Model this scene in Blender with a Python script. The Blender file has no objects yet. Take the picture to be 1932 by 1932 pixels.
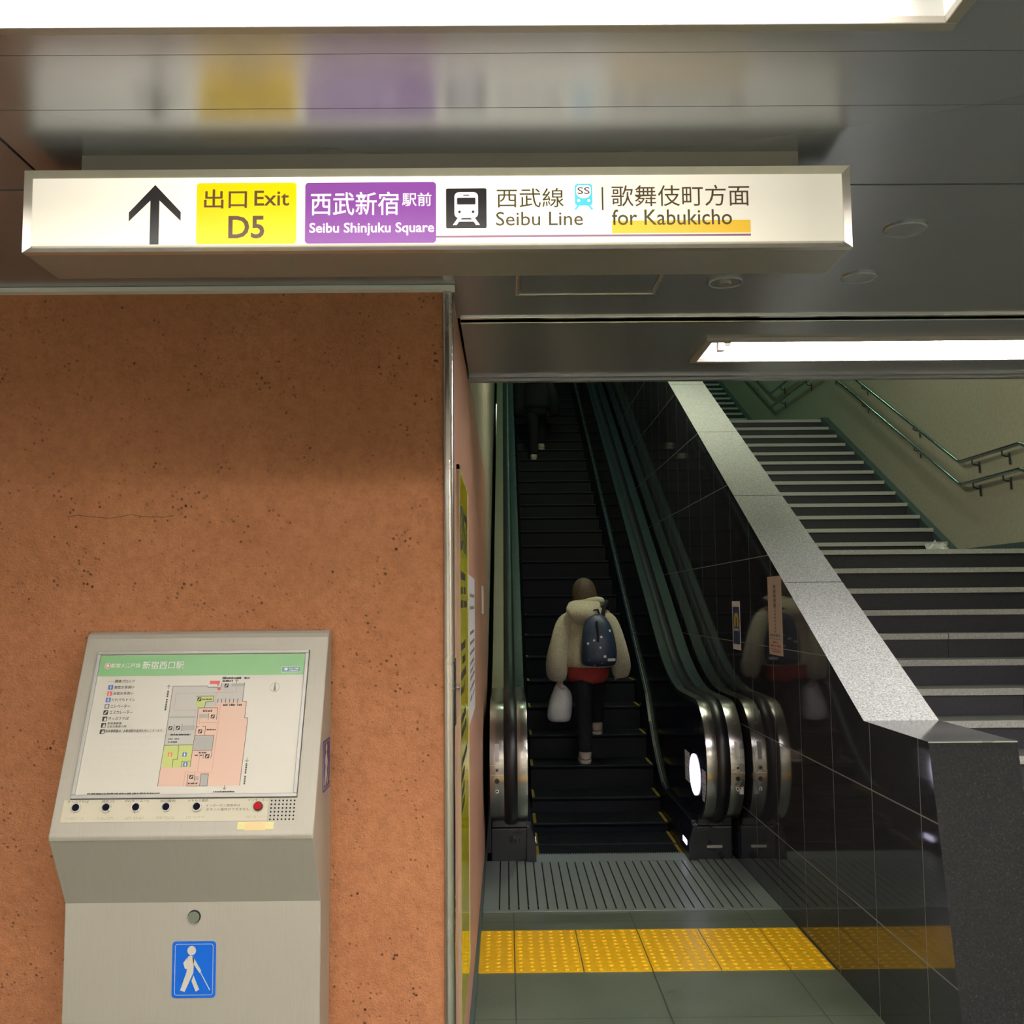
import bpy, bmesh, math, random
from mathutils import Vector, Matrix, noise
from mathutils.geometry import tessellate_polygon

# ------------------------------------------------------------------ camera, world, exposure
sc = bpy.context.scene
COL = sc.collection
cd = bpy.data.cameras.new('camera')
cam = bpy.data.objects.new('camera', cd)
COL.objects.link(cam)
cd.sensor_width = 36.0
cd.lens = 36.0
cd.clip_start = 0.05
cd.clip_end = 100
cr = Vector((0.99994375, -0.00567054, -0.00896364))
cu = Vector((0.00841903, -0.08969762, 0.99593346))
cf = Vector((0.0064515, 0.9959529, 0.08964484))
m4 = Matrix((cr, cu, -cf)).transposed().to_4x4()
m4.translation = Vector((0, 0, 1.58))
cam.matrix_world = m4
sc.camera = cam

wd = bpy.data.worlds.new('world')
wd.use_nodes = True
wd.node_tree.nodes['Background'].inputs[0].default_value = (0.55, 0.6, 0.6, 1)
wd.node_tree.nodes['Background'].inputs[1].default_value = 0.02
sc.world = wd
sc.view_settings.view_transform = 'Standard'
sc.view_settings.look = 'None'
sc.view_settings.gamma = 1.0
sc.view_settings.use_curve_mapping = False
sc.view_settings.exposure = 0.0

TUBE_POWER = 37.0        # radiance of the warm tubes over the concourse
COOL_POWER = 70.0        # tubes in front of the escalator
SHAFT_POWER = 22.0
HALL_POWER = 190.0        # concourse tubes behind the viewer, set strong as ambient fill
SIGN_POWER = 1.35

random.seed(7)
PI = math.pi

# ------------------------------------------------------------------ material helpers
class NT:
    def __init__(s, name):
        s.m = bpy.data.materials.new(name)
        s.m.use_nodes = True
        s.t = s.m.node_tree
        s.b = s.t.nodes['Principled BSDF']
        s.out = s.t.nodes['Material Output']
    def n(s, typ, **kw):
        nd = s.t.nodes.new(typ)
        for k, v in kw.items():
            setattr(nd, k, v)
        return nd
    def l(s, a, b):
        s.t.links.new(a, b)
    def val(s, sock, v):
        if hasattr(v, 'node'):
            s.l(v, sock)
        else:
            sock.default_value = v
    def math(s, op, a, b=0.0):
        nd = s.n('ShaderNodeMath', operation=op)
        s.val(nd.inputs[0], a)
        s.val(nd.inputs[1], b)
        return nd.outputs[0]
    def coord(s, scale=(1, 1, 1)):
        tc = s.n('ShaderNodeTexCoord')
        mp = s.n('ShaderNodeMapping')
        mp.inputs['Scale'].default_value = scale
        s.l(tc.outputs['Object'], mp.inputs['Vector'])
        return mp.outputs['Vector']
    def xyz(s):
        tc = s.n('ShaderNodeTexCoord')
        sp = s.n('ShaderNodeSeparateXYZ')
        s.l(tc.outputs['Object'], sp.inputs[0])
        return sp.outputs
    def noise(s, vec, scale, detail=4, rough=0.6):
        nd = s.n('ShaderNodeTexNoise')
        nd.inputs['Scale'].default_value = scale
        nd.inputs['Detail'].default_value = detail
        nd.inputs['Roughness'].default_value = rough
        s.l(vec, nd.inputs['Vector'])
        return nd.outputs['Fac']
    def ramp(s, fac, stops):
        nd = s.n('ShaderNodeValToRGB')
        el = nd.color_ramp.elements
        while len(el) < len(stops):
            el.new(0.5)
        for e, (p, c) in zip(el, stops):
            e.position = p
            e.color = (c[0], c[1], c[2], 1) if not isinstance(c, float) else (c, c, c, 1)
        s.l(fac, nd.inputs[0])
        return nd.outputs[0]
    def mix(s, fac, a, b):
        nd = s.n('ShaderNodeMix', data_type='RGBA')
        s.val(nd.inputs[0], fac)
        for sock, v in ((nd.inputs[6], a), (nd.inputs[7], b)):
            if hasattr(v, 'node'):
                s.l(v, sock)
            else:
                sock.default_value = (v[0], v[1], v[2], 1)
        return nd.outputs[2]
    def bump(s, h, strength=0.3, dist=0.01):
        nd = s.n('ShaderNodeBump')
        nd.inputs['Strength'].default_value = strength
        nd.inputs['Distance'].default_value = dist
        s.l(h, nd.inputs['Height'])
        s.l(nd.outputs[0], s.b.inputs['Normal'])
    def grid(s, a, origin, period, width):
        """1 on a joint line, 0 elsewhere, along one coordinate"""
        f = s.math('FRACT', s.math('DIVIDE', s.math('SUBTRACT', a, origin - width / 2), period))
        return s.math('LESS_THAN', f, width / period)

def set_c(sock, c):
    sock.default_value = (c[0], c[1], c[2], 1)

def mat(name, color, rough=0.5, metal=0.0, spec=None, emit=None, power=0.0, coat=0.0):
    t = NT(name)
    set_c(t.b.inputs['Base Color'], color)
    t.b.inputs['Roughness'].default_value = rough
    t.b.inputs['Metallic'].default_value = metal
    if spec is not None:
        t.b.inputs['Specular IOR Level'].default_value = spec
    if coat:
        t.b.inputs['Coat Weight'].default_value = coat
    if emit:
        set_c(t.b.inputs['Emission Color'], emit)
        t.b.inputs['Emission Strength'].default_value = power
    # a touch of wear so that no surface is perfectly even
    v = t.coord()
    n = t.noise(v, 9.0, 5)
    r = t.ramp(n, [(0.3, max(0.02, rough - 0.05)), (0.7, min(1.0, rough + 0.06))])
    t.l(r, t.b.inputs['Roughness'])
    return t.m

def srgb(r, g, b):
    f = lambda c: ((c / 255 + 0.055) / 1.055) ** 2.4 if c > 10 else c / 255 / 12.92
    return (f(r), f(g), f(b))

M = {}
# orange rendered wall
def orange_wall(name, a, b, c, pits, bumpy, rough, spec):
    t = NT(name)
    v = t.coord()
    big = t.noise(v, 1.7, 6, 0.65)
    mid = t.noise(v, 38, 6, 0.75)
    fine = t.noise(v, 210, 3, 0.7)
    col = t.mix(t.ramp(big, [(0.3, 0.0), (0.72, 1.0)]), a, b)
    col = t.mix(t.ramp(mid, [(0.4, 0.0), (0.75, 0.75)]), col, c)
    vs = t.n('ShaderNodeTexVoronoi')
    vs.inputs['Scale'].default_value = 62
    vs.inputs['Randomness'].default_value = 1
    t.l(v, vs.inputs['Vector'])
    spots = t.math('MULTIPLY', t.ramp(vs.outputs['Distance'], [(0.10, 1.0), (0.30, 0.0)]), t.ramp(t.noise(v, 14, 4, 0.7), [(0.5, 0.0), (0.68, 1.0)]))
    col = t.mix(t.math('MULTIPLY', spots, pits), col, (0.04, 0.014, 0.007))
    col = t.mix(t.ramp(fine, [(0.60, 0.0), (0.80, 0.35)]), col, (0.70, 0.40, 0.25))
    t.l(col, t.b.inputs['Base Color'])
    t.b.inputs['Roughness'].default_value = rough
    t.b.inputs['Specular IOR Level'].default_value = spec
    h = t.math('SUBTRACT', t.math('ADD', t.math('MULTIPLY', mid, 0.7), t.math('MULTIPLY', fine, 0.35)), t.math('MULTIPLY', spots, 0.6))
    t.bump(h, bumpy, 0.012)
    return t.m
M['orange'] = orange_wall('orange_plaster', (0.49, 0.200, 0.094), (0.60, 0.258, 0.125), (0.33, 0.125, 0.056), 0.95, 1.0, 0.8, 0.25)
M['tan'] = orange_wall('tan_plaster', (0.50, 0.275, 0.185), (0.57, 0.315, 0.215), (0.45, 0.24, 0.155), 0.3, 0.12, 0.5, 0.3)

def metal_panel(name, base, rough, metallic=1.0, brush=None):
    t = NT(name)
    v = t.coord(brush or (1, 1, 1))
    n = t.noise(v, 30 if not brush else 6, 4)
    t.l(t.mix(t.ramp(n, [(0.3, 0.0), (0.7, 1.0)]), [c * 0.97 for c in base], [min(1, c * 1.03) for c in base]), t.b.inputs['Base Color'])
    t.b.inputs['Metallic'].default_value = metallic
    t.l(t.ramp(t.noise(t.coord(), 5, 4), [(0.3, rough - 0.03), (0.7, rough + 0.04)]), t.b.inputs['Roughness'])
    return t.m
def ceiling_mat():
    t = NT('ceiling_metal')
    set_c(t.b.inputs['Base Color'], (0.37, 0.385, 0.42))
    t.b.inputs['Metallic'].default_value = 0.68
    t.b.inputs['Roughness'].default_value = 0.27
    return t.m
M['ceiling'] = ceiling_mat()
M['ceiling_white'] = mat('plain_ceiling', (0.20, 0.21, 0.20), 0.7)
M['steel'] = metal_panel('brushed_steel', (0.60, 0.57, 0.53), 0.24, 1.0, (3, 3, 120))
M['sign_housing'] = mat('sign_housing', (0.30, 0.28, 0.25), 0.36, 0.35)
M['steel_soft'] = metal_panel('satin_steel', (0.52, 0.50, 0.46), 0.36)
M['frame_metal'] = metal_panel('aluminium_frame', (0.62, 0.58, 0.52), 0.38)
M['kiosk'] = metal_panel('kiosk_metal', (0.40, 0.37, 0.315), 0.48, 0.15, (50, 2, 2))
M['kiosk_frame'] = metal_panel('kiosk_frame_metal', (0.42, 0.41, 0.39), 0.42, 0.3)
M['chrome'] = mat('chrome', (0.75, 0.75, 0.74), 0.12, 1.0)
M['black'] = mat('black_plastic', (0.006, 0.006, 0.009), 0.25)
M['void'] = mat('dark_gap', (0.003, 0.003, 0.005), 0.9)
M['rubber'] = mat('handrail_rubber', (0.007, 0.007, 0.010), 0.38)
M['trim_dimmed'] = mat('dimmed_trim_steel', (0.014, 0.030, 0.026), 0.42)  # steel trim up the incline, its dim greenish reflections put into the colour
M['deck_olive'] = mat('olive_deck_cladding', (0.20, 0.19, 0.12), 0.5)
M['dark_steel'] = mat('dark_bracket_steel', (0.05, 0.05, 0.055), 0.4, 0.6)
M['panel_dark'] = mat('dark_glass_panel', (0.004, 0.005, 0.012), 0.12)
M['skirt'] = mat('dark_skirt_panel', (0.004, 0.005, 0.011), 0.30)
M['step'] = mat('escalator_step_metal', (0.003, 0.0048, 0.0085), 0.55, 0.0, 0.22)
M['step_edge'] = mat('escalator_step_edge', (0.014, 0.019, 0.023), 0.5, 0.0, 0.3)
M['yellow_paint'] = mat('yellow_step_edge', (0.22, 0.15, 0.008), 0.6)
M['edging'] = mat('pale_edge_strip', (0.42, 0.50, 0.44), 0.3, 0.6)
M['white'] = mat('white_print', (0.82, 0.80, 0.76), 0.5)
M['cream'] = mat('cream_board', (0.61, 0.57, 0.50), 0.32)
M['cream_old'] = mat('aged_cream_strip', (0.55, 0.50, 0.385), 0.5)
M['ink'] = mat('dark_ink', (0.03, 0.026, 0.024), 0.5)
M['ink_grey'] = mat('grey_ink', (0.20, 0.18, 0.16), 0.5)
M['map_green'] = mat('map_green', srgb(126, 176, 120), 0.35)
M['map_grey'] = mat('map_grey', (0.47, 0.445, 0.41), 0.4)
M['map_grey_dark'] = mat('map_grey_dark', (0.36, 0.345, 0.32), 0.4)
M['map_pink'] = mat('map_pink', (0.66, 0.43, 0.335), 0.4)
M['map_lime'] = mat('map_lime', (0.48, 0.53, 0.16), 0.4)
M['map_red'] = mat('map_red', (0.62, 0.10, 0.08), 0.4)
M['map_line'] = mat('map_line', (0.50, 0.26, 0.20), 0.4)
M['map_blue'] = mat('map_blue', (0.05, 0.12, 0.50), 0.4)
M['map_orange'] = mat('map_orange', (0.72, 0.20, 0.05), 0.4)
M['logo_teal'] = mat('logo_slate', (0.12, 0.27, 0.33), 0.4)
M['blue_sticker'] = mat('blue_sticker', (0.0, 0.115, 0.62), 0.35)
M['navy_sticker'] = mat('navy_sticker', (0.02, 0.025, 0.16), 0.35)
M['tape'] = mat('yellowed_tape', (0.72, 0.55, 0.28), 0.5)
M['tape_light'] = mat('clear_yellow_tape', (0.70, 0.62, 0.28), 0.4)
M['red_button'] = mat('red_button', (0.36, 0.008, 0.012), 0.12)
M['button_ring'] = mat('pale_button_ring', (0.70, 0.66, 0.66), 0.25, 0.4)
M['dark_ring'] = mat('dark_button_ring', (0.05, 0.006, 0.008), 0.25)
M['yellow_board'] = mat('glossy_yellow_board', (0.80, 0.70, 0.0), 0.07, 0.0, 0.22)
M['paper'] = mat('white_paper', (0.70, 0.70, 0.69), 0.45)
M['beige_frame'] = mat('beige_frame', (0.44, 0.33, 0.22), 0.5)
M['reflector'] = mat('white_reflector', (0.80, 0.79, 0.76), 0.5)
M['lamp_frame'] = mat('lamp_frame_paint', (0.36, 0.33, 0.29), 0.4, 0.4)
M['sticker_pink'] = mat('pinkish_label', (0.55, 0.45, 0.40), 0.6)
M['sticker_yellow'] = mat('yellow_print', (0.60, 0.47, 0.03), 0.5)
M['red_ink'] = mat('red_ink', (0.35, 0.04, 0.05), 0.5)

def emitter(name, color, power):
    t = NT(name)
    t.t.nodes.remove(t.b)
    e = t.n('ShaderNodeEmission')
    set_c(e.inputs[0], color)
    e.inputs[1].default_value = power
    t.l(e.outputs[0], t.out.inputs[0])
    return t.m
M['tube_warm'] = emitter('warm_tube', (1.0, 0.96, 0.90), TUBE_POWER)
M['tube_hall'] = emitter('concourse_tube', (1.0, 0.955, 0.88), HALL_POWER)
M['tube_pale'] = emitter('pale_green_tube', (0.90, 1.0, 0.78), SHAFT_POWER * 0.8)
M['tube_cool'] = emitter('cool_tube', (1.0, 0.95, 0.98), COOL_POWER)
M['tube_green'] = emitter('greenish_tube', (0.48, 1.0, 0.62), SHAFT_POWER)
M['small_lamp'] = emitter('violet_white_lamp', (0.80, 0.74, 1.0), 3.2)

# backlit sign face: tubes behind the sheet, so it fades toward the two ends
def backlit(name, color, power):
    t = NT(name)
    x = t.xyz()[0]
    d = t.math('ABSOLUTE', t.math('ADD', x, 0.10))
    g = t.ramp(t.math('DIVIDE', d, 0.85), [(0.0, 1.22), (0.42, 1.06), (0.70, 0.74), (1.0, 0.45)])
    set_c(t.b.inputs['Base Color'], [c * 0.22 for c in color])
    t.b.inputs['Roughness'].default_value = 0.35
    t.b.inputs['Specular IOR Level'].default_value = 0.3
    set_c(t.b.inputs['Emission Color'], color)
    t.l(t.math('MULTIPLY', g, power * SIGN_POWER), t.b.inputs['Emission Strength'])
    return t.m
M['sign_face'] = backlit('sign_face', (1.0, 0.92, 0.73), 0.92)
M['sign_yellow'] = backlit('sign_yellow', (1.0, 0.62, 0.0), 0.9)
M['sign_purple'] = backlit('sign_purple', (0.25, 0.065, 0.31), 0.85)
M['sign_white'] = backlit('sign_white', (1.0, 0.90, 0.85), 0.9)
M['sign_brown'] = backlit('sign_brown', (0.16, 0.10, 0.05), 0.5)
M['sign_olive'] = backlit('sign_olive', (0.13, 0.10, 0.03), 0.5)
M['sign_black'] = backlit('sign_black', (0.035, 0.03, 0.03), 0.5)
M['sign_cyan'] = backlit('sign_cyan', (0.10, 0.62, 0.70), 0.9)
M['sign_plum'] = backlit('sign_plum', (0.35, 0.16, 0.25), 0.7)
M['sign_gold'] = backlit('sign_gold', (1.0, 0.60, 0.03), 0.85)

# polished dark granite tiles (parapet side)
def granite_tiles():
    t = NT('polished_granite_tiles')
    o = t.xyz()
    j = t.math('MAXIMUM', t.grid(o[1], 3.567, 0.4725, 0.005), t.grid(o[2], 0.36, 0.49, 0.005))
    v = t.coord()
    sp = t.noise(v, 260, 3, 0.8)
    col = t.ramp(sp, [(0.4, (0.022, 0.023, 0.030)), (0.62, (0.038, 0.039, 0.048)), (0.8, (0.10, 0.10, 0.115))])
    t.l(t.mix(j, col, (0.17, 0.17, 0.17)), t.b.inputs['Base Color'])
    t.l(t.math('ADD', t.math('MULTIPLY', j, 0.5), 0.045), t.b.inputs['Roughness'])
    t.b.inputs['IOR'].default_value = 1.5
    return t.m
M['granite_tiles'] = granite_tiles()
def granite(name, stops, scale, rough, bump=0.0):
    t = NT(name)
    v = t.coord()
    a = t.noise(v, scale, 3, 0.75)
    b = t.noise(v, scale * 2.7, 2, 0.6)
    t.l(t.ramp(t.math('ADD', t.math('MULTIPLY', a, 0.65), t.math('MULTIPLY', b, 0.35)), stops), t.b.inputs['Base Color'])
    t.b.inputs['Roughness'].default_value = rough
    if bump:
        t.bump(a, bump, 0.004)
    return t.m
M['granite_light'] = granite('pale_speckled_granite', [(0.36, (0.10, 0.105, 0.10)), (0.50, (0.36, 0.37, 0.35)), (0.62, (0.60, 0.60, 0.57))], 130, 0.33)
M['granite_cap'] = granite('polished_dark_cap', [(0.35, (0.05, 0.05, 0.05)), (0.65, (0.14, 0.14, 0.14))], 200, 0.08)
M['granite_dark'] = granite('flamed_dark_granite', [(0.38, (0.004, 0.004, 0.0045)), (0.56, (0.011, 0.011, 0.012)), (0.70, (0.05, 0.05, 0.05))], 130, 0.6, 0.35)
for _n in M['granite_dark'].node_tree.nodes:
    if _n.type == 'BSDF_PRINCIPLED':
        _n.inputs['Specular IOR Level'].default_value = 0.22
M['stair_riser'] = granite('dark_stair_granite', [(0.35, (0.018, 0.018, 0.024)), (0.65, (0.045, 0.045, 0.055))], 150, 0.5)
M['stair_tread'] = granite('grey_stair_granite', [(0.35, (0.07, 0.075, 0.07)), (0.65, (0.16, 0.165, 0.15))], 120, 0.5)
M['stair_nosing'] = granite('pale_stair_nosing', [(0.35, (0.34, 0.33, 0.305)), (0.65, (0.66, 0.64, 0.60))], 100, 0.55)
M['stair_skirt'] = granite('dark_stair_skirting', [(0.35, (0.04, 0.065, 0.065)), (0.65, (0.08, 0.115, 0.115))], 120, 0.45)

def floor_mat():
    t = NT('slate_floor_tiles')
    o = t.xyz()
    j = t.math('MAXIMUM', t.grid(o[0], 0.025, 0.594, 0.006), t.grid(o[1], 4.07, 0.60, 0.006))
    v = t.coord()
    big = t.noise(v, 2.3, 5, 0.6)
    fine = t.noise(v, 70, 4, 0.7)
    c = t.mix(t.ramp(big, [(0.35, 0.0), (0.68, 1.0)]), (0.076, 0.098, 0.068), (0.122, 0.147, 0.104))
    c = t.mix(t.ramp(fine, [(0.5, 0.0), (0.8, 0.35)]), c, (0.20, 0.21, 0.18))
    t.l(t.mix(j, c, (0.035, 0.040, 0.035)), t.b.inputs['Base Color'])
    t.l(t.ramp(big, [(0.3, 0.28), (0.7, 0.42)]), t.b.inputs['Roughness'])
    t.bump(fine, 0.12, 0.003)
    return t.m
M['floor'] = floor_mat()

def landing_mat():
    t = NT('ribbed_landing_plate')
    o = t.xyz()
    n = t.noise(t.coord((40, 2, 1)), 3, 4)
    c = t.mix(n, (0.235, 0.285, 0.26), (0.29, 0.34, 0.31))
    t.l(c, t.b.inputs['Base Color'])
    t.b.inputs['Metallic'].default_value = 0.3
    t.b.inputs['Roughness'].default_value = 0.36
    return t.m
M['landing'] = landing_mat()

def tactile_mat():
    t = NT('yellow_tactile_paving')
    v = t.coord()
    n = t.noise(v, 60, 4, 0.7)
    t.l(t.mix(t.ramp(n, [(0.45, 0.0), (0.8, 0.6)]), (0.92, 0.53, 0.004), (0.76, 0.42, 0.006)), t.b.inputs['Base Color'])
    t.b.inputs['Roughness'].default_value = 0.33
    return t.m
M['tactile'] = tactile_mat()

def wall_tile():
    t = NT('beige_wall_tile')
    v = t.coord()
    n = t.noise(v, 25, 5, 0.7)
    big = t.noise(v, 1.5, 4)
    c = t.mix(t.ramp(n, [(0.35, 0.0), (0.7, 1.0)]), (0.38, 0.345, 0.255), (0.47, 0.43, 0.33))
    t.l(t.mix(t.ramp(big, [(0.4, 0.0), (0.7, 0.4)]), c, (0.41, 0.33, 0.26)), t.b.inputs['Base Color'])
    t.b.inputs['Roughness'].default_value = 0.5
    return t.m
M['wall_olive'] = wall_tile()
M['room_wall'] = mat('concourse_wall', (0.62, 0.57, 0.50), 0.6)
M['shaft_wall'] = mat('shaft_wall', (0.22, 0.22, 0.17), 0.6)

def fabric(name, a, b, scale, bump, rough=0.9, sheen=0.0):
    t = NT(name)
    v = t.coord()
    n = t.noise(v, scale, 5, 0.75)
    t.l(t.mix(t.ramp(n, [(0.3, 0.0), (0.7, 1.0)]), a, b), t.b.inputs['Base Color'])
    t.b.inputs['Roughness'].default_value = rough
    if sheen:
        t.b.inputs['Sheen Weight'].default_value = sheen
    t.bump(n, bump, 0.01)
    return t.m
M['fleece'] = fabric('cream_fleece', (0.52, 0.46, 0.32), (0.80, 0.74, 0.55), 70, 0.7, 0.95, 0.5)
M['hair'] = fabric('brown_hair', (0.035, 0.021, 0.013), (0.12, 0.08, 0.042), 60, 0.5, 0.55)
M['red_knit'] = fabric('red_knit', (0.34, 0.035, 0.03), (0.46, 0.06, 0.05), 120, 0.4)
M['black_cloth'] = fabric('black_cloth', (0.006, 0.006, 0.009), (0.014, 0.014, 0.02), 80, 0.3)
M['skin'] = mat('skin', (0.62, 0.40, 0.29), 0.5)
M['shoe'] = fabric('pale_suede', (0.58, 0.48, 0.40), (0.72, 0.62, 0.53), 60, 0.2)
M['shoe_sole'] = mat('shoe_sole', (0.7, 0.66, 0.6), 0.6)
M['plastic_bag'] = fabric('white_plastic_bag', (0.62, 0.62, 0.64), (0.82, 0.82, 0.84), 14, 0.6, 0.35)
M['eye'] = mat('eye_dark', (0.01, 0.008, 0.006), 0.2)
def star_cloth():
    t = NT('navy_sequinned_cloth')
    v = t.coord()
    vo = t.n('ShaderNodeTexVoronoi')
    vo.inputs['Scale'].default_value = 17
    t.l(v, vo.inputs['Vector'])
    star = t.ramp(vo.outputs['Distance'], [(0.15, 1.0), (0.22, 0.0)])
    n = t.noise(v, 18, 4)
    base = t.mix(n, (0.018, 0.032, 0.075), (0.045, 0.075, 0.13))
    t.l(t.mix(star, base, (0.85, 0.88, 0.95)), t.b.inputs['Base Color'])
    t.b.inputs['Roughness'].default_value = 0.42
    t.bump(n, 0.3, 0.01)
    return t.m
M['star_cloth'] = star_cloth()

# ------------------------------------------------------------------ geometry helpers
def tag(o, label=None, cat=None, group=None, kind=None):
    if label: o['label'] = label
    if cat: o['category'] = cat
    if group: o['group'] = group
    if kind: o['kind'] = kind
    return o

def link(name, me, parent=None):
    o = bpy.data.objects.new(name, me)
    COL.objects.link(o)
    if parent is not None:
        o.parent = parent
    return o

def thing(name, loc, label, cat, group=None):
    o = link(name, None)
    o.location = loc
    o.empty_display_size = 0.05
    return tag(o, label, cat, group)

def obj(name, bm, mats, parent=None, smooth=False, bevel=0.0, origin=None, segs=2, recalc=True, angle=40):
    """link a bmesh given in world coordinates as one mesh object (its origin moved to the parent, or to `origin`)"""
    if recalc:
        bmesh.ops.recalc_face_normals(bm, faces=bm.faces)
    off = Vector((0, 0, 0))
    if parent is not None:
        p = parent
        while p is not None:
            off += Vector(p.location)
            p = p.parent
    loc = Vector((0, 0, 0))
    if origin is not None:
        loc = Vector(origin) - off
        off = Vector(origin)
    if off.length:
        bmesh.ops.translate(bm, verts=bm.verts, vec=-off)
    me = bpy.data.meshes.new(name)
    bm.to_mesh(me)
    bm.free()
    for m in (mats if isinstance(mats, (list, tuple)) else [mats]):
        me.materials.append(m)
    o = link(name, me, parent)
    o.location = loc
    if smooth:
        for p in me.polygons:
            p.use_smooth = True
        if angle:
            me.set_sharp_from_angle(angle=math.radians(angle))
    if bevel:
        b = o.modifiers.new('edges', 'BEVEL')
        b.width = bevel
        b.segments = segs
        b.limit_method = 'ANGLE'
        b.angle_limit = math.radians(35)
    return o

def B():
    return bmesh.new()

def box(bm, x0, x1, y0, y1, z0, z1, mi=0):
    v = [bm.verts.new(c) for c in ((x0, y0, z0), (x1, y0, z0), (x1, y1, z0), (x0, y1, z0), (x0, y0, z1), (x1, y0, z1), (x1, y1, z1), (x0, y1, z1))]
    fs = []
    for q in ((0, 3, 2, 1), (4, 5, 6, 7), (0, 1, 5, 4), (1, 2, 6, 5), (2, 3, 7, 6), (3, 0, 4, 7)):
        f = bm.faces.new([v[i] for i in q])
        f.material_index = mi
        fs.append(f)
    return fs

def prism_x(bm, prof, x0, x1, mi=0):
    """profile of (y, z) extruded along x; returns the side faces in profile order"""
    a = [bm.verts.new((x0, y, z)) for y, z in prof]
    b = [bm.verts.new((x1, y, z)) for y, z in prof]
    n = len(prof)
    sides = []
    for i in range(n):
        j = (i + 1) % n
        f = bm.faces.new((a[i], a[j], b[j], b[i]))
        f.material_index = mi
        sides.append(f)
    caps = [bm.faces.new(a), bm.faces.new(b[::-1])]
    for f in caps:
        f.material_index = mi
    return sides, caps

def quad(bm, pts, mi=0):
    f = bm.faces.new([bm.verts.new(p) for p in pts])
    f.material_index = mi
    return f

def tube(bm, pts, r, seg=10, mi=0, cap=True, radii=None):
    pts = [Vector(p) for p in pts]
    rings = []
    up = Vector((0, 0, 1))
    for i, p in enumerate(pts):
        d = (pts[min(i + 1, len(pts) - 1)] - pts[max(i - 1, 0)]).normalized()
        ref = up if abs(d.dot(up)) < 0.95 else Vector((1, 0, 0))
        a = d.cross(ref).normalized()
        b = a.cross(d).normalized()
        rr = radii[i] if radii else r
        ring = [bm.verts.new(p + a * math.cos(t) * rr + b * math.sin(t) * rr) for t in [2 * PI * k / seg for k in range(seg)]]
        rings.append(ring)
    for i in range(len(rings) - 1):
        for k in range(seg):
            f = bm.faces.new((rings[i][k], rings[i][(k + 1) % seg], rings[i + 1][(k + 1) % seg], rings[i + 1][k]))
            f.material_index = mi
    if cap:
        bm.faces.new(rings[0][::-1]).material_index = mi
        bm.faces.new(rings[-1]).material_index = mi

def loft(bm, rings, seg=18, mi=0, power=2.0, jitter=0.0, seed=0):
    """closed tube of superellipse rings: (centre, rx, ry[, tilt about x in degrees])"""
    R = []
    for i, rg in enumerate(rings):
        c, rx, ry = Vector(rg[0]), rg[1], rg[2]
        tl = math.radians(rg[3]) if len(rg) > 3 else 0.0
        ring = []
        for k in range(seg):
            t = 2 * PI * k / seg
            ct, st = math.cos(t), math.sin(t)
            x = math.copysign(abs(ct) ** (2 / power), ct) * rx
            y = math.copysign(abs(st) ** (2 / power), st) * ry
            p = Vector((x, y * math.cos(tl), y * math.sin(tl)))
            if jitter:
                w = c + p
                p *= 1 + jitter * noise.noise(w * 11 + Vector((seed, 0, 0))) + 0.6 * jitter * noise.noise(w * 27)
            ring.append(bm.verts.new(c + p))
        R.append(ring)
    for i in range(len(R) - 1):
        for k in range(seg):
            f = bm.faces.new((R[i][k], R[i][(k + 1) % seg], R[i + 1][(k + 1) % seg], R[i + 1][k]))
            f.material_index = mi
    bm.faces.new(R[0][::-1]).material_index = mi
    bm.faces.new(R[-1]).material_index = mi

def subsurf(o, lv=1):
    s = o.modifiers.new('smooth', 'SUBSURF')
    s.levels = lv
    s.render_levels = lv
    for p in o.data.polygons:
        p.use_smooth = True
    return o

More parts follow.
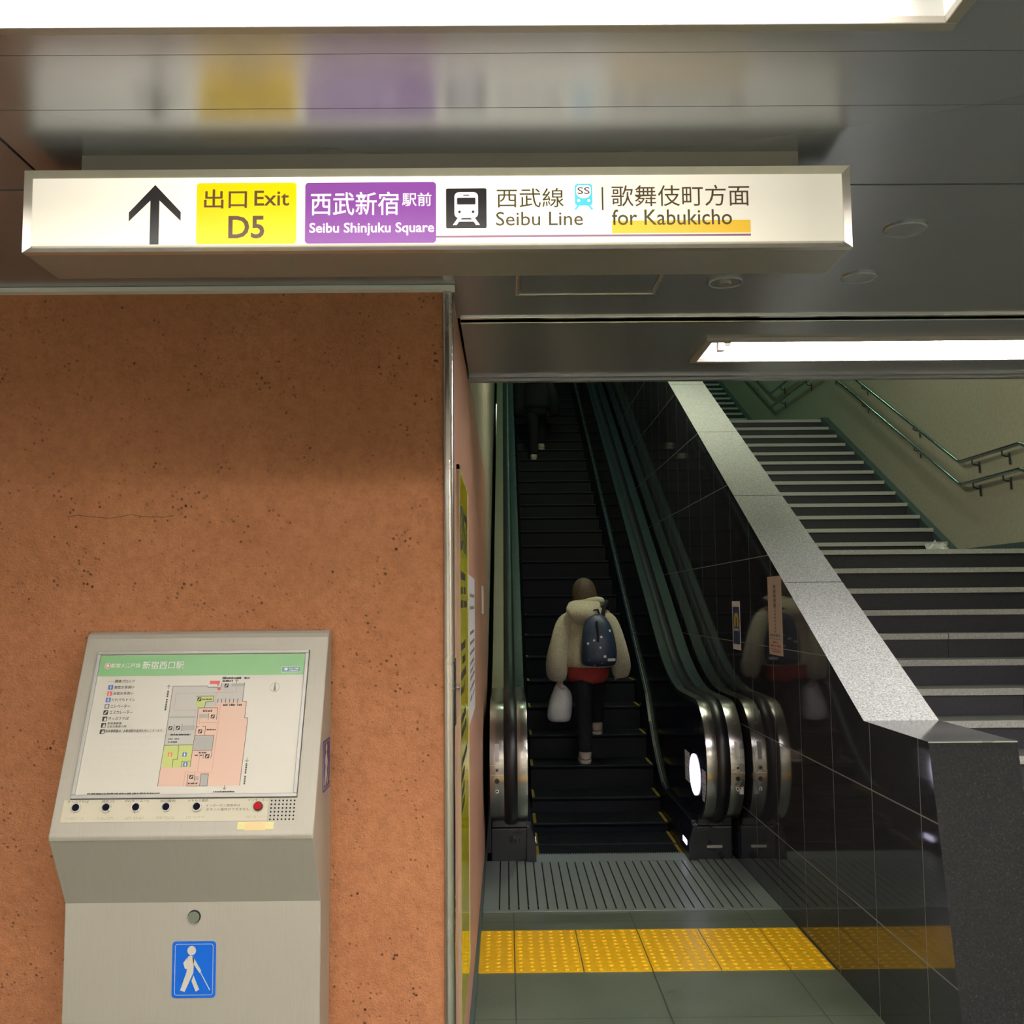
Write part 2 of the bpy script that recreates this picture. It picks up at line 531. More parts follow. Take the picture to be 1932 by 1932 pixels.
class Plane:
    """a flat face: origin, two unit axes; used to lay print and fittings on a surface"""
    def __init__(s, o, u, v):
        s.o, s.u, s.v = Vector(o), Vector(u).normalized(), Vector(v).normalized()
        s.n = s.u.cross(s.v).normalized()
    def p(s, a, b, h=0.0):
        return s.o + s.u * a + s.v * b + s.n * h
    def slab(s, bm, pts, h0, h1, mi=0):
        lo = [bm.verts.new(s.p(a, b, h0)) for a, b in pts]
        hi = [bm.verts.new(s.p(a, b, h1)) for a, b in pts]
        n = len(pts)
        for i in range(n):
            bm.faces.new((lo[i], lo[(i + 1) % n], hi[(i + 1) % n], hi[i])).material_index = mi
        tri = tessellate_polygon([[Vector((a, b, 0)) for a, b in pts]]) if n > 4 else [tuple(range(n))]
        for t in tri:
            bm.faces.new([hi[k] for k in t]).material_index = mi
            bm.faces.new([lo[k] for k in t][::-1]).material_index = mi
    def rect(s, bm, a0, b0, a1, b1, h0, h1, mi=0, r=0.0, seg=5):
        a0, a1 = min(a0, a1), max(a0, a1)
        b0, b1 = min(b0, b1), max(b0, b1)
        if not r:
            pts = [(a0, b0), (a1, b0), (a1, b1), (a0, b1)]
        else:
            pts = []
            for cx, cy, t0 in ((a1 - r, b0 + r, -PI / 2), (a1 - r, b1 - r, 0), (a0 + r, b1 - r, PI / 2), (a0 + r, b0 + r, PI)):
                for k in range(seg + 1):
                    t = t0 + PI / 2 * k / seg
                    pts.append((cx + r * math.cos(t), cy + r * math.sin(t)))
        s.slab(bm, pts, h0, h1, mi)
    def disc(s, bm, a, b, ra, h0, h1, mi=0, rb=None, seg=24):
        s.slab(bm, [(a + ra * math.cos(2 * PI * k / seg), b + (rb or ra) * math.sin(2 * PI * k / seg)) for k in range(seg)], h0, h1, mi)
    def line(s, bm, pts, w, h0, h1, mi=0):
        for (a, b), (c, d) in zip(pts, pts[1:]):
            dx, dy = c - a, d - b
            L = math.hypot(dx, dy) or 1e-6
            ex, ey = dx / L * w / 2, dy / L * w / 2
            s.slab(bm, [(a - ex + ey, b - ey - ex), (c + ex + ey, d + ey - ex), (c + ex - ey, d + ey + ex), (a - ex - ey, b - ey + ex)], h0, h1, mi)

def lettering(pl, body, box_, material, parent, bold=0.0, h=0.001, name='lettering', shear=0.0, squeeze=True, italic=0.0, res=3, thick=0.0):
    """text fitted into the box (a0,b0,a1,b1) on a plane, as one flat mesh"""
    cu_ = bpy.data.curves.new(name, 'FONT')
    cu_.body = body
    cu_.size = 1.0
    cu_.resolution_u = res
    cu_.offset = bold
    cu_.shear = italic
    o = bpy.data.objects.new(name, cu_)
    COL.objects.link(o)
    bpy.context.view_layer.update()
    me = bpy.data.meshes.new_from_object(o.evaluated_get(bpy.context.evaluated_depsgraph_get()))
    bpy.data.objects.remove(o)
    bpy.data.curves.remove(cu_)
    xs = [v.co.x for v in me.vertices]
    ys = [v.co.y for v in me.vertices]
    a0, a1 = min(box_[0], box_[2]), max(box_[0], box_[2])
    b0, b1 = min(box_[1], box_[3]), max(box_[1], box_[3])
    sx = (a1 - a0) / (max(xs) - min(xs))
    sy = (b1 - b0) / (max(ys) - min(ys))
    x0, y0 = min(xs), min(ys)
    off = Vector((0, 0, 0))
    p = parent
    while p is not None:
        off += Vector(p.location)
        p = p.parent
    for v in me.vertices:
        v.co = pl.p(a0 + (v.co.x - x0) * sx, b0 + (v.co.y - y0) * sy, h) - off
    me.name = name
    me.materials.clear()
    me.materials.append(material)
    return link(name, me, parent)

def bars(pl, boxes, material, parent, name='print', h=0.001, dash=0.006, fill=0.72, t=0.0004, seed=1):
    """print too small to read in the photograph: rows of little dark marks"""
    rnd = random.Random(seed)
    for a0, b0, a1, b1 in boxes:
        bm = B()
        a0, a1 = min(a0, a1), max(a0, a1)
        b0, b1 = min(b0, b1), max(b0, b1)
        a = a0
        while a < a1 - dash * 0.3:
            w = min(dash * rnd.uniform(0.55, 0.95), a1 - a)
            if rnd.random() < fill + 0.2:
                pl.rect(bm, a, b0, a + w, b0 + (b1 - b0) * rnd.uniform(0.7, 1), h, h + t)
            a += dash
        obj(name, bm, material, parent)

# ------------------------------------------------------------------ the setting
CZ = 2.49
XL, XR, XS = -0.145, 1.41, 4.16     # left wall, parapet face, stair wall
YW = 2.88                           # orange wall

bm = B()
box(bm, -4.0, XS, -4.0, 6.49, -0.12, 0.0)
tag(obj('floor', bm, M['floor']), 'dark grey-green slate tile floor of the passage', 'floor', kind='structure')

# orange front wall and its return into the passage
bm = B()
box(bm, -4.0, -0.17, YW, YW + 0.2, 0, CZ + 0.05)
tag(obj('wall_front', bm, M['orange']), 'rough orange-brown rendered wall behind the information stand', 'wall', kind='structure')
bm = B()
prof = [(-0.150, YW + 0.004), (-0.149, 3.6), (-0.146, 4.6), (-0.142, 7.5), (-0.35, 7.5), (-0.35, YW + 0.21), (-0.168, YW + 0.21)]
vs = [[bm.verts.new((x, y, z)) for x, y in prof] for z in (0.0, 2.50)]
for i in range(len(prof)):
    j = (i + 1) % len(prof)
    bm.faces.new((vs[0][i], vs[0][j], vs[1][j], vs[1][i]))
bm.faces.new(vs[0]); bm.faces.new(vs[1][::-1])
tag(obj('wall_left', bm, M['tan']), 'tan side wall of the passage beside the escalator', 'wall', kind='structure')
bm = B()
box(bm, -0.35, -0.142, 7.5, 22.0, 0, 13.0)
box(bm, -0.35, -0.1445, 4.125, 7.5, 2.50, 7.0)
tag(obj('wall_shaft', bm, M['wall_olive']), 'olive wall rising beside the escalator beyond the passage', 'wall', kind='structure')
bm = B()
box(bm, -0.154, -0.132, 3.0, 6.4, 0.0, 0.06)
tag(obj('baseboard_left', bm, M['stair_skirt']), 'dark low baseboard along the tan side wall', 'baseboard', kind='structure')
bm = B()
rnd = random.Random(8)
pts = [(-1.235 + 0.03 * k, 1.835 + 0.0035 * math.sin(k * 1.3) + rnd.uniform(-0.002, 0.002)) for k in range(11)]
for (a, c), (d, e) in zip(pts, pts[1:]):
    quad(bm, [(a, YW - 0.0004, c), (d, YW - 0.0004, e), (d, YW - 0.0004, e + 0.0012), (a, YW - 0.0004, c + 0.0012)])
tag(obj('wall_crack', bm, M['void']), 'hairline crack across the orange rendered wall', 'wall', kind='structure')
# corner post
bm = B()
pr = []
for k in range(9):
    t = PI + PI / 2 * k / 8
    pr.append((-0.152 + 0.0 + 0.022 * math.cos(t) * 0 , 0))
pr = [(-0.176, YW + 0.03), (-0.176, YW - 0.006), (-0.171, YW - 0.012), (-0.160, YW - 0.013), (-0.150, YW - 0.008), (-0.146, YW + 0.002), (-0.146, YW + 0.03)]
vs = [[bm.verts.new((x, y, z)) for x, y in pr] for z in (0.0, CZ - 0.012)]
for i in range(len(pr)):
    j = (i + 1) % len(pr)
    bm.faces.new((vs[0][i], vs[0][j], vs[1][j], vs[1][i]))
bm.faces.new(vs[0]); bm.faces.new(vs[1][::-1])
tag(obj('trim_1', bm, M['steel'], smooth=True, angle=60), 'rounded stainless steel corner strip of the orange wall', 'corner trim', kind='structure')
bm = B()
box(bm, -4.0, -0.14, YW - 0.03, YW - 0.0, CZ - 0.014, CZ - 0.001)
tag(obj('trim_2', bm, M['white']), 'thin pale strip along the top of the orange wall', 'trim', kind='structure')

# ceiling: metal panels with seams, holes for lights and hatch, dark void behind the gaps
holes = [(-1.72, 0.715, 1.245, 1.543), (0.70, 3.12, 3.465, 3.79),
         (-1.72, 0.715, -1.20, -0.90), (1.4, 3.8, 0.3, 0.6), (1.0, 3.6, -1.9, -1.6), (-1.72, 0.715, -2.9, -2.6),
         (-4.0, XS, 2.166, 2.174), (-0.979, -0.972, 1.2, 2.166), (-4.0, XS, 1.8085, 1.8105), (-4.0, XS, 1.622, 1.6235),
         (-4.0, XS, 0.60, 0.603), (-4.0, XS, -1.0, -0.997), (-0.14, XS, 3.198, 3.238)]
xs = sorted({-4.0, XS, *[h[0] for h in holes], *[h[1] for h in holes]})
ys = sorted({-4.0, 4.02, *[h[2] for h in holes], *[h[3] for h in holes]})
bm = B()
for x0, x1 in zip(xs, xs[1:]):
    for y0, y1 in zip(ys, ys[1:]):
        cx, cy = (x0 + x1) / 2, (y0 + y1) / 2
        if any(h[0] < cx < h[1] and h[2] < cy < h[3] for h in holes):
            continue
        if cx < -0.2 and cy > YW:
            continue
        quad(bm, [(x0, y0, CZ), (x0, y1, CZ), (x1, y1, CZ), (x1, y0, CZ)])
bmesh.ops.remove_doubles(bm, verts=bm.verts, dist=1e-5)
ext = bmesh.ops.extrude_face_region(bm, geom=bm.faces[:])
bmesh.ops.translate(bm, verts=[g for g in ext['geom'] if isinstance(g, bmesh.types.BMVert)], vec=(0, 0, 0.012))
tag(obj('ceiling', bm, M['ceiling']), 'satin grey metal panel ceiling with thin dark seams', 'ceiling', kind='structure')
bm = B()
box(bm, -4.0, XS, -4.0, 4.10, CZ + 0.14, CZ + 0.2)
tag(obj('ceiling_void', bm, M['void']), 'dark space above the ceiling panel seams', 'ceiling', kind='structure')
# shutter slot and header lip at the mouth of the shaft
bm = B()
box(bm, -0.14, XS, 3.180, 3.198, CZ - 0.006, CZ + 0.02)
box(bm, -0.14, XS, 3.238, 3.250, CZ - 0.006, CZ + 0.02)
tag(obj('trim_3', bm, M['chrome'], bevel=0.002), 'twin polished metal rails of the shutter slot across the ceiling', 'shutter slot', kind='structure')
bm = B()
box(bm, -0.14, XS, 3.198, 3.238, CZ + 0.015, CZ + 0.03)
tag(obj('trim_4', bm, M['lamp_frame']), 'dark inside of the shutter slot in the ceiling', 'shutter slot', kind='structure')
bm = B()
box(bm, -0.14, XS, 4.02, 4.035, CZ - 0.008, CZ + 0.03)
box(bm, -0.14, XS, 4.035, 4.095, CZ - 0.002, CZ + 0.03)
box(bm, -0.14, XS, 4.095, 4.125, CZ - 0.008, CZ + 0.7)
tag(obj('trim_5', bm, M['ceiling']), 'metal lip closing the ceiling at the mouth of the stair shaft', 'trim', kind='structure')
# shaft roof, parallel to the stairs
bm = B()
prism_x(bm, [(4.1, 2.75), (4.1, 2.95), (22.0, 2.95 + 17.9 * 0.517), (22.0, 2.75 + 17.9 * 0.517)], -0.35, XS + 0.1)
tag(obj('ceiling_shaft', bm, M['ceiling_white']), 'sloping roof over the stairs and escalator', 'ceiling', kind='structure')
bm = B()
box(bm, XS, XS + 0.15, -4.0, 22.0, 0, 13.0)
tag(obj('wall_right', bm, M['wall_olive']), 'olive plastered wall on the right of the stairs', 'wall', kind='structure')
bm = B()
box(bm, -0.35, XS + 0.1, 21.9, 22.0, 4, 13.0)
tag(obj('wall_far', bm, M['shaft_wall']), 'wall closing the top of the stair shaft', 'wall', kind='structure')
bm = B()
box(bm, -4.15, -4.0, -4.0, YW + 0.2, 0, CZ + 0.2)
tag(obj('wall_concourse', bm, M['room_wall']), 'plain side wall of the concourse', 'wall', kind='structure')
bm = B()
box(bm, -4.15, XS + 0.15, -4.15, -4.0, 0, CZ + 0.2)
tag(obj('wall_back', bm, M['room_wall']), 'plain wall at the back of the concourse', 'wall', kind='structure')

# parapet between escalator and stairs
SL = 0.517
yt = 20.0
prof = [(3.262, 0.0), (3.477, 1.108), (4.10, 1.108), (yt, 1.108 + (yt - 4.10) * SL), (yt, 0.0)]
bm = B()
sides, caps = prism_x(bm, prof, XR, 1.708)
sides[0].material_index = 1
sides[1].material_index = 3
sides[2].material_index = 2
tag(obj('wall_parapet', bm, [M['granite_tiles'], M['granite_dark'], M['granite_light'], M['granite_cap']]),
    'polished black granite parapet with sloping pale granite cap between escalator and stairs', 'parapet', kind='structure')
# joints in the cap
bm = B()
for y in (5.2, 6.28, 7.42, 8.6):
    z = 1.108 + (y - 4.10) * SL
    prism_x(bm, [(y, z - 0.002), (y, z + 0.0006), (y + 0.004, z + 0.0006 + 0.004 * SL), (y + 0.004, z - 0.002 + 0.004 * SL)], XR + 0.0005, 1.7075)
tag(obj('trim_6', bm, M['granite_dark']), 'fine dark joints across the sloping granite cap', 'joint', kind='structure')

bm = B()
box(bm, XR - 0.0005, 1.7085, 3.4735, 3.4785, 1.1045, 1.1085)  # pale strip imitates the light caught on the polished arris
tag(obj('trim_8', bm, M['edging']), 'pale strip put in as the highlight on the front edge of the flat parapet end', 'trim', kind='structure')

# ------------------------------------------------------------------ stairs (structure)
def flight(name, y0, z0, n, going, rise, run_on, label):
    """n risers; the last tread runs on for run_on"""
    bm = B()
    x0, x1 = 1.700, 4.09
    for k in range(n):
        ya, za = y0 + going * k, z0 + rise * k
        yb = y0 + going * (k + 1) if k < n - 1 else y0 + going * (n - 1) + run_on
        # riser slab
        box(bm, x0, x1, ya + 0.012, ya + 0.05, za - 0.05, za + rise - 0.033, 0)
        # tread slab with pale nosing
        f = box(bm, x0, x1, ya, yb + 0.05, za + rise - 0.034, za + rise, 1)
        f[2].material_index = 2
        box(bm, x0, x1, ya - 0.003, ya + 0.035, za + rise - 0.034, za + rise + 0.0015, 2)
    o = obj(name, bm, [M['stair_riser'], M['stair_tread'], M['stair_nosing']])
    return tag(o, label, 'stairs', kind='structure')
flight('stairs_lower', 4.237, 0.0, 13, 0.30, 0.1515, 1.60, 'lower flight of dark stone stairs with pale nosings')
flight('stairs_middle', 9.443, 1.9695, 13, 0.30, 0.150, 2.8, 'middle flight of dark stone stairs above the landing')
flight('stairs_upper', 15.85, 3.9195, 14, 0.30, 0.150, 2.0, 'upper flight of dark stone stairs at the top of the shaft')
# skirting along the stair wall
bm = B()
prism_x(bm, [(7.84, 1.95), (7.84, 2.035), (9.36, 2.035), (13.0, 3.94), (15.75, 4.02), (20.0, 6.15), (20.0, 5.9), (15.75, 3.8), (13.0, 3.7), (9.4, 1.9)], 4.085, XS)
prism_x(bm, [(4.2, 0.0), (4.2, 0.12), (7.84, 2.035), (7.84, 1.9)], 4.085, XS)
tag(obj('baseboard_right', bm, M['stair_skirt']), 'dark stone skirting stepping up along the olive wall', 'baseboard', kind='structure')
# upright joints in the risers
bm = B()
for k, xx in ((5, 2.32), (6, 3.02), (4, 2.95), (7, 2.2), (8, 2.85), (3, 2.5), (2, 3.1), (9, 2.4)):
    ya = 4.237 + 0.3 * k
    box(bm, xx, xx + 0.004, ya + 0.0112, ya + 0.014, 0.1515 * k, 0.1515 * (k + 1) - 0.034)
    box(bm, xx, xx + 0.004, ya - 0.0038, ya + 0.02, 0.1515 * (k + 1) - 0.034, 0.1515 * (k + 1) + 0.002)
tag(obj('trim_7', bm, M['granite_dark']), 'thin upright joints between the stair riser slabs', 'joint', kind='structure')

# ------------------------------------------------------------------ lights
def ceiling_light(x0, x1, y0, y1, tube_m, label, visible=True, tubes=2):
    t = thing('ceiling_light', ((x0 + x1) / 2, (y0 + y1) / 2, CZ), label, 'ceiling light', 'recessed strip lights in the metal ceiling')
    bm = B()      # frame
    w, d = 0.022, 0.012
    box(bm, x0, x1, y0, y0 + w, CZ - d, CZ + 0.008)
    box(bm, x0, x1, y1 - w, y1, CZ - d, CZ + 0.008)
    box(bm, x0, x0 + w, y0 + w, y1 - w, CZ - d, CZ + 0.008)
    box(bm, x1 - w, x1, y0 + w, y1 - w, CZ - d, CZ + 0.008)
    obj('frame', bm, M['lamp_frame'], t, bevel=0.002)
    bm = B()      # reflector trough, open below
    zt = CZ + 0.085
    a0, a1, b0, b1 = x0 + w, x1 - w, y0 + w, y1 - w
    c0, c1 = b0 + 0.03, b1 - 0.03
    P = lambda x, y, z: bm.verts.new((x, y, z))
    l0, l1 = [(a0, b0, CZ), (a1, b0, CZ), (a1, b1, CZ), (a0, b1, CZ)], [(a0 + 0.02, c0, zt), (a1 - 0.02, c0, zt), (a1 - 0.02, c1, zt), (a0 + 0.02, c1, zt)]
    A = [P(*q) for q in l0]; D = [P(*q) for q in l1]
    for i in range(4):
        j = (i + 1) % 4
        bm.faces.new((A[i], A[j], D[j], D[i]))
    bm.faces.new(D)
    obj('reflector', bm, M['reflector'], t, recalc=False)
    ym = (y0 + y1) / 2
    for k in range(tubes):
        yy = ym + (k - (tubes - 1) / 2) * 0.13
        bm = B()
        tube(bm, [(a0 + 0.11, yy, CZ + 0.045), (a1 - 0.11, yy, CZ + 0.045)], 0.017, 12)
        obj('tube', bm, tube_m, t, smooth=True)
        for xx, sg in ((a0 + 0.075, 1), (a1 - 0.075, -1)):
            bm = B()
            box(bm, xx - 0.012, xx + 0.012, yy - 0.016, yy + 0.016, CZ + 0.01, zt)
            tube(bm, [(xx + 0.012 * sg, yy, CZ + 0.045), (xx + 0.035 * sg, yy, CZ + 0.045)], 0.0165, 12)
            obj('lamp_holder', bm, M['lamp_frame'], t)
    return t
ceiling_light(-1.72, 0.715, 1.245, 1.543, M['tube_warm'], 'long recessed strip light at the top edge, above the hanging sign')
ceiling_light(0.70, 3.12, 3.465, 3.79, M['tube_cool'], 'recessed strip light at the foot of the stairs, beyond the hanging sign')
ceiling_light(-1.72, 0.715, -1.20, -0.90, M['tube_hall'], 'recessed strip light over the concourse behind the viewer')
ceiling_light(1.4, 3.8, 0.3, 0.6, M['tube_hall'], 'recessed strip light over the open concourse to the right')

ceiling_light(1.0, 3.6, -1.9, -1.6, M['tube_hall'], 'recessed strip light over the right rear of the concourse')
ceiling_light(-1.72, 0.715, -2.9, -2.6, M['tube_hall'], 'recessed strip light close to the rear wall of the concourse')

# lamps under the sloping shaft roof
def shaft_lamp(x, ya, yb, w, label, lm):
    zr = lambda y: 2.75 + (y - 4.1) * SL
    t = thing('shaft_lamp', (x, (ya + yb) / 2, zr((ya + yb) / 2)), label, 'ceiling light', 'strip lamps under the sloping shaft roof')
    bm = B()
    prism_x(bm, [(ya, zr(ya) + 0.01), (ya, zr(ya) - 0.06), (yb, zr(yb) - 0.06), (yb, zr(yb) + 0.01)], x - w / 2, x + w / 2)
    obj('housing', bm, M['lamp_frame'], t)
    bm = B()
    prism_x(bm, [(ya + 0.04, zr(ya + 0.04) - 0.061), (ya + 0.04, zr(ya + 0.04) - 0.09), (yb - 0.04, zr(yb - 0.04) - 0.09), (yb - 0.04, zr(yb - 0.04) - 0.061)], x - w / 2 + 0.02, x + w / 2 - 0.02)
    obj('diffuser', bm, lm, t)
for x, ya, lm, label in ((3.4, 5.6, 'tube_pale', 'pale strip lamp over the lower stair flight'), (3.4, 8.6, 'tube_pale', 'pale strip lamp over the first landing'),
                         (2.0, 12.2, 'tube_green', 'greenish strip lamp over the middle stair flight'), (2.0, 15.4, 'tube_green', 'greenish strip lamp over the second landing'),
                         (2.0, 18.6, 'tube_green', 'greenish strip lamp at the top of the stairs')):
    shaft_lamp(x, ya, ya + 1.3, 0.2, label, M[lm])

shaft_lamp(0.35, 9.6, 10.9, 0.16, 'pale strip lamp over the lower escalator', emitter('escalator_tube', (0.80, 1.0, 0.66), SHAFT_POWER * 0.9))
shaft_lamp(1.15, 6.6, 7.9, 0.18, 'added unseen fill lamp just inside the mouth of the shaft, over the escalator', emitter('near_fill', (0.96, 1.0, 0.76), SHAFT_POWER * 2.6))  # extra lamp out of view, put in to brighten the climbing person
shaft_lamp(0.63, 12.6, 16.6, 0.5, 'added unseen bluish fill panel over the upper escalator', emitter('bluish_fill', (0.40, 0.72, 1.0), 0.5))  # invented panel out of view, lifts the dark escalator with faint blue

# ------------------------------------------------------------------ hanging sign
YS = 1.98
sign = thing('exit_sign', (-0.13, 2.06, 2.45), 'long backlit exit sign hung from the metal ceiling', 'hanging sign')
bm = B()
x0, x1, z0, z1, yb = -0.952, 0.695, 2.281, 2.449, 2.142
box(bm, x0, x1, YS + 0.012, yb, z0, z1)
obj('housing', bm, M['sign_housing'], sign, bevel=0.003)
bm = B()   # bevelled face frame, mitred
fw = 0.0155
outer = [(x0, z0), (x1, z0), (x1, z1), (x0, z1)]
inner = [(x0 + fw, z0 + fw), (x1 - fw, z0 + fw), (x1 - fw, z1 - fw), (x0 + fw, z1 - fw)]
for i in range(4):
    j = (i + 1) % 4
    (ax, az), (bx, bz), (cx, cz), (dx, dz) = outer[i], outer[j], inner[j], inner[i]
    quad(bm, [(ax, YS - 0.004, az), (bx, YS - 0.004, bz), (cx, YS + 0.004, cz), (dx, YS + 0.004, dz)])
    quad(bm, [(ax, YS - 0.004, az), (ax, YS + 0.014, az), (bx, YS + 0.014, bz), (bx, YS - 0.004, bz)])
    quad(bm, [(cx, YS + 0.004, cz), (cx, YS + 0.012, cz), (dx, YS + 0.012, dz), (dx, YS + 0.004, dz)])
obj('face_frame', bm, M['frame_metal'], sign)
bm = B()
box(bm, -0.85, 0.60, 2.0, 2.11, z1 - 0.002, CZ + 0.003)
obj('ceiling_bracket', bm, M['sign_housing'], sign, bevel=0.002)
fp = Plane((0, YS, 0), (1, 0, 0), (0, 0, 1))     # normal toward the viewer (-y)
bm = B()
fp.rect(bm, x0 + fw, z0 + fw, x1 - fw, z1 - fw, -0.008, 0.0)
face = obj('face_panel', bm, M['sign_face'], sign)
def sign_part(name, fn, m, h=0.0004):
    bm = B()
    fn(bm, h)
    return obj(name, bm, m, sign)
T = 0.0004
sign_part('arrow', lambda b, h: fp.slab(b, [(-0.6927, 2.4192), (-0.7440, 2.3629), (-0.7440, 2.3444), (-0.7018, 2.3870), (-0.7018, 2.2968), (-0.6838, 2.2968), (-0.6838, 2.3870), (-0.6410, 2.3448), (-0.6410, 2.3633)], 0, T), M['sign_black'])
ye = sign_part('exit_panel', lambda b, h: fp.rect(b, -0.6099, 2.2966, -0.4111, 2.4223, 0, T, r=0.007), M['sign_yellow'])
pu = sign_part('destination_panel', lambda b, h: fp.rect(b, -0.3940, 2.2965, -0.1330, 2.4218, 0, T, r=0.007), M['sign_purple'])
L = lambda body, bx, m, par, bold=0.0, **k: lettering(fp, body, bx, m, par, bold=bold, h=0.0009, **k)
L('出口', (-0.5949, 2.3694, -0.5095, 2.4090), M['sign_brown'], ye, 0.012)
L('Exit', (-0.4949, 2.3745, -0.4256, 2.4059), M['sign_brown'], ye, 0.012)
L('D5', (-0.5459, 2.3078, -0.4743, 2.3541), M['sign_brown'], ye, 0.020)
L('西武新宿', (-0.3822, 2.3541, -0.2076, 2.4019), M['sign_white'], pu, 0.007)
L('駅前', (-0.2008, 2.3719, -0.1423, 2.3996), M['sign_white'], pu, 0.007)
L('Seibu Shinjuku Square', (-0.3849, 2.3120, -0.1372, 2.3388), M['sign_white'], pu, 0.016)
bk = sign_part('train_panel', lambda b, h: fp.rect(b, -0.1134, 2.3261, -0.0324, 2.4081, 0, T, r=0.003), M['sign_black'])
def train(b, h0=T, h1=2 * T):
    cx = -0.0729
    fp.rect(b, cx - 0.0235, 2.3470, cx + 0.0235, 2.4000, h0, h1, 0, r=0.009)
    fp.rect(b, cx - 0.0185, 2.3745, cx + 0.0185, 2.3885, h1, h1 + T / 2, 1, r=0.002)
    fp.rect(b, cx - 0.006, 2.3925, cx + 0.006, 2.3945, h1, h1 + T / 2, 1)
    for s in (-1, 1):
        fp.disc(b, cx + s * 0.0135, 2.3595, 0.0028, h1, h1 + T / 2, 1, seg=12)
        fp.slab(b, [(cx + s * 0.008, 2.3485), (cx + s * 0.016, 2.3485), (cx + s * 0.027, 2.3325), (cx + s * 0.0195, 2.3325)][::s], h0, h1, 0)
    fp.rect(b, cx - 0.0145, 2.3395, cx + 0.0145, 2.3435, h0, h1, 0)
bm = B(); train(bm)
obj('train_pictogram', bm, [M['sign_white'], M['sign_black']], bk)
L('西武線', (-0.0121, 2.3676, 0.1219, 2.4074), M['sign_olive'], sign, 0.002)
L('Seibu Line', (-0.0138, 2.3304, 0.1595, 2.3590), M['sign_olive'], sign, 0.004)
def ss_train(b):
    cx, cz0, cz1, hw = 0.1615, 2.3710, 2.4159, 0.0175
    fp.rect(b, cx - hw, cz0, cx + hw, cz1, 0, T, 0, r=0.006)
    pts = [(cx - hw + 0.003, cz1 - 0.007), (cx - hw + 0.007, cz1 - 0.003), (cx + hw - 0.007, cz1 - 0.003), (cx + hw - 0.003, cz1 - 0.007)]
    pts = pts[::-1] + []
    arc = [(cx - (hw - 0.003) * math.cos(PI * k / 12), 2.3975 - 0.0115 * math.sin(PI * k / 12)) for k in range(13)]
    fp.slab(b, arc + pts, T, 1.6 * T, 1)
    for s in (-1, 1):
        fp.disc(b, cx + s * 0.010, 2.3815, 0.0030, T, 1.6 * T, 1, seg=12)
        fp.slab(b, [(cx + s * 0.007, 2.3730), (cx + s * 0.0115, 2.3730), (cx + s * 0.0195, 2.3625), (cx + s * 0.0150, 2.3625)][::s], 0, T, 0)
bm = B(); ss_train(bm)
ssp = obj('line_symbol', bm, [M['sign_cyan'], M['sign_white']], sign)
L('SS', (0.1492, 2.3945, 0.1738, 2.4085), M['sign_olive'], ssp, 0.004)
sign_part('divider_bar', lambda b, h: fp.rect(b, 0.1976, 2.3614, 0.2009, 2.4090, 0, T), M['sign_olive'])
sign_part('underline_band', lambda b, h: fp.rect(b, 0.2171, 2.3135, 0.4938, 2.3395, 0, T), M['sign_gold'])
sign_part('purple_line', lambda b, h: fp.rect(b, -0.1330, 2.3070, 0.4938, 2.3112, 0, T), M['sign_plum'])
L('歌舞伎町方面', (0.2169, 2.3684, 0.4930, 2.4121), M['sign_brown'], sign, 0.002)
L('for Kabukicho', (0.2174, 2.3300, 0.4570, 2.3622), M['sign_olive'], sign, 0.006)

# ------------------------------------------------------------------ ceiling fittings
def ceiling_disc(x, y, r, label, detector=False):
    o = thing('ceiling_cover', (x, y, CZ), label, 'ceiling cover', 'round covers set in the metal ceiling')
    bm = B()
    seg = 32
    R = [(r, CZ + 0.001), (r, CZ - 0.004), (r * 0.95, CZ - 0.0065), (r * 0.88, CZ - 0.0045), (r * 0.80, CZ - 0.0045)]
    rings = [[bm.verts.new((x + q * math.cos(2 * PI * k / seg), y + q * math.sin(2 * PI * k / seg), z)) for k in range(seg)] for q, z in R]
    for a, b in zip(rings, rings[1:]):
        for k in range(seg):
            bm.faces.new((a[k], a[(k + 1) % seg], b[(k + 1) % seg], b[k]))
    bm.faces.new(rings[-1])
    obj('plate', bm, M['ceiling'], o, smooth=True)
    if detector:
        bm = B()
        tube(bm, [(x, y, CZ - 0.004), (x, y, CZ - 0.010)], 0.016, 16)
        obj('nozzle', bm, M['steel_soft'], o, smooth=True)
    return o
ceiling_disc(0.987, 2.435, 0.052, 'blank round cover in the ceiling right of the hanging sign')
ceiling_disc(1.003, 2.81, 0.050, 'blank round cover in the ceiling below the sign end, farther from the viewer')
ceiling_disc(0.632, 2.842, 0.050, 'round ceiling sprinkler cover with a small centre nozzle', True)
hatch = thing('ceiling_hatch', (0.24, 2.83, CZ), 'rectangular access hatch in the ceiling just beyond the hanging sign', 'ceiling hatch')
bm = B()
a0, a1, b0, b1, w = 0.035, 0.445, 2.66, 2.95, 0.012
box(bm, a0, a1, b0, b0 + w, CZ - 0.006, CZ + 0.001)
box(bm, a0, a1, b1 - w, b1, CZ - 0.006, CZ + 0.001)
box(bm, a0, a0 + w, b0 + w, b1 - w, CZ - 0.006, CZ + 0.001)
box(bm, a1 - w, a1, b0 + w, b1 - w, CZ - 0.006, CZ + 0.001)
obj('frame', bm, M['frame_metal'], hatch, bevel=0.003)
bm = B()
box(bm, a0 + w + 0.004, a1 - w - 0.004, b0 + w + 0.004, b1 - w - 0.004, CZ - 0.003, CZ + 0.001)
obj('panel', bm, M['ceiling'], hatch)

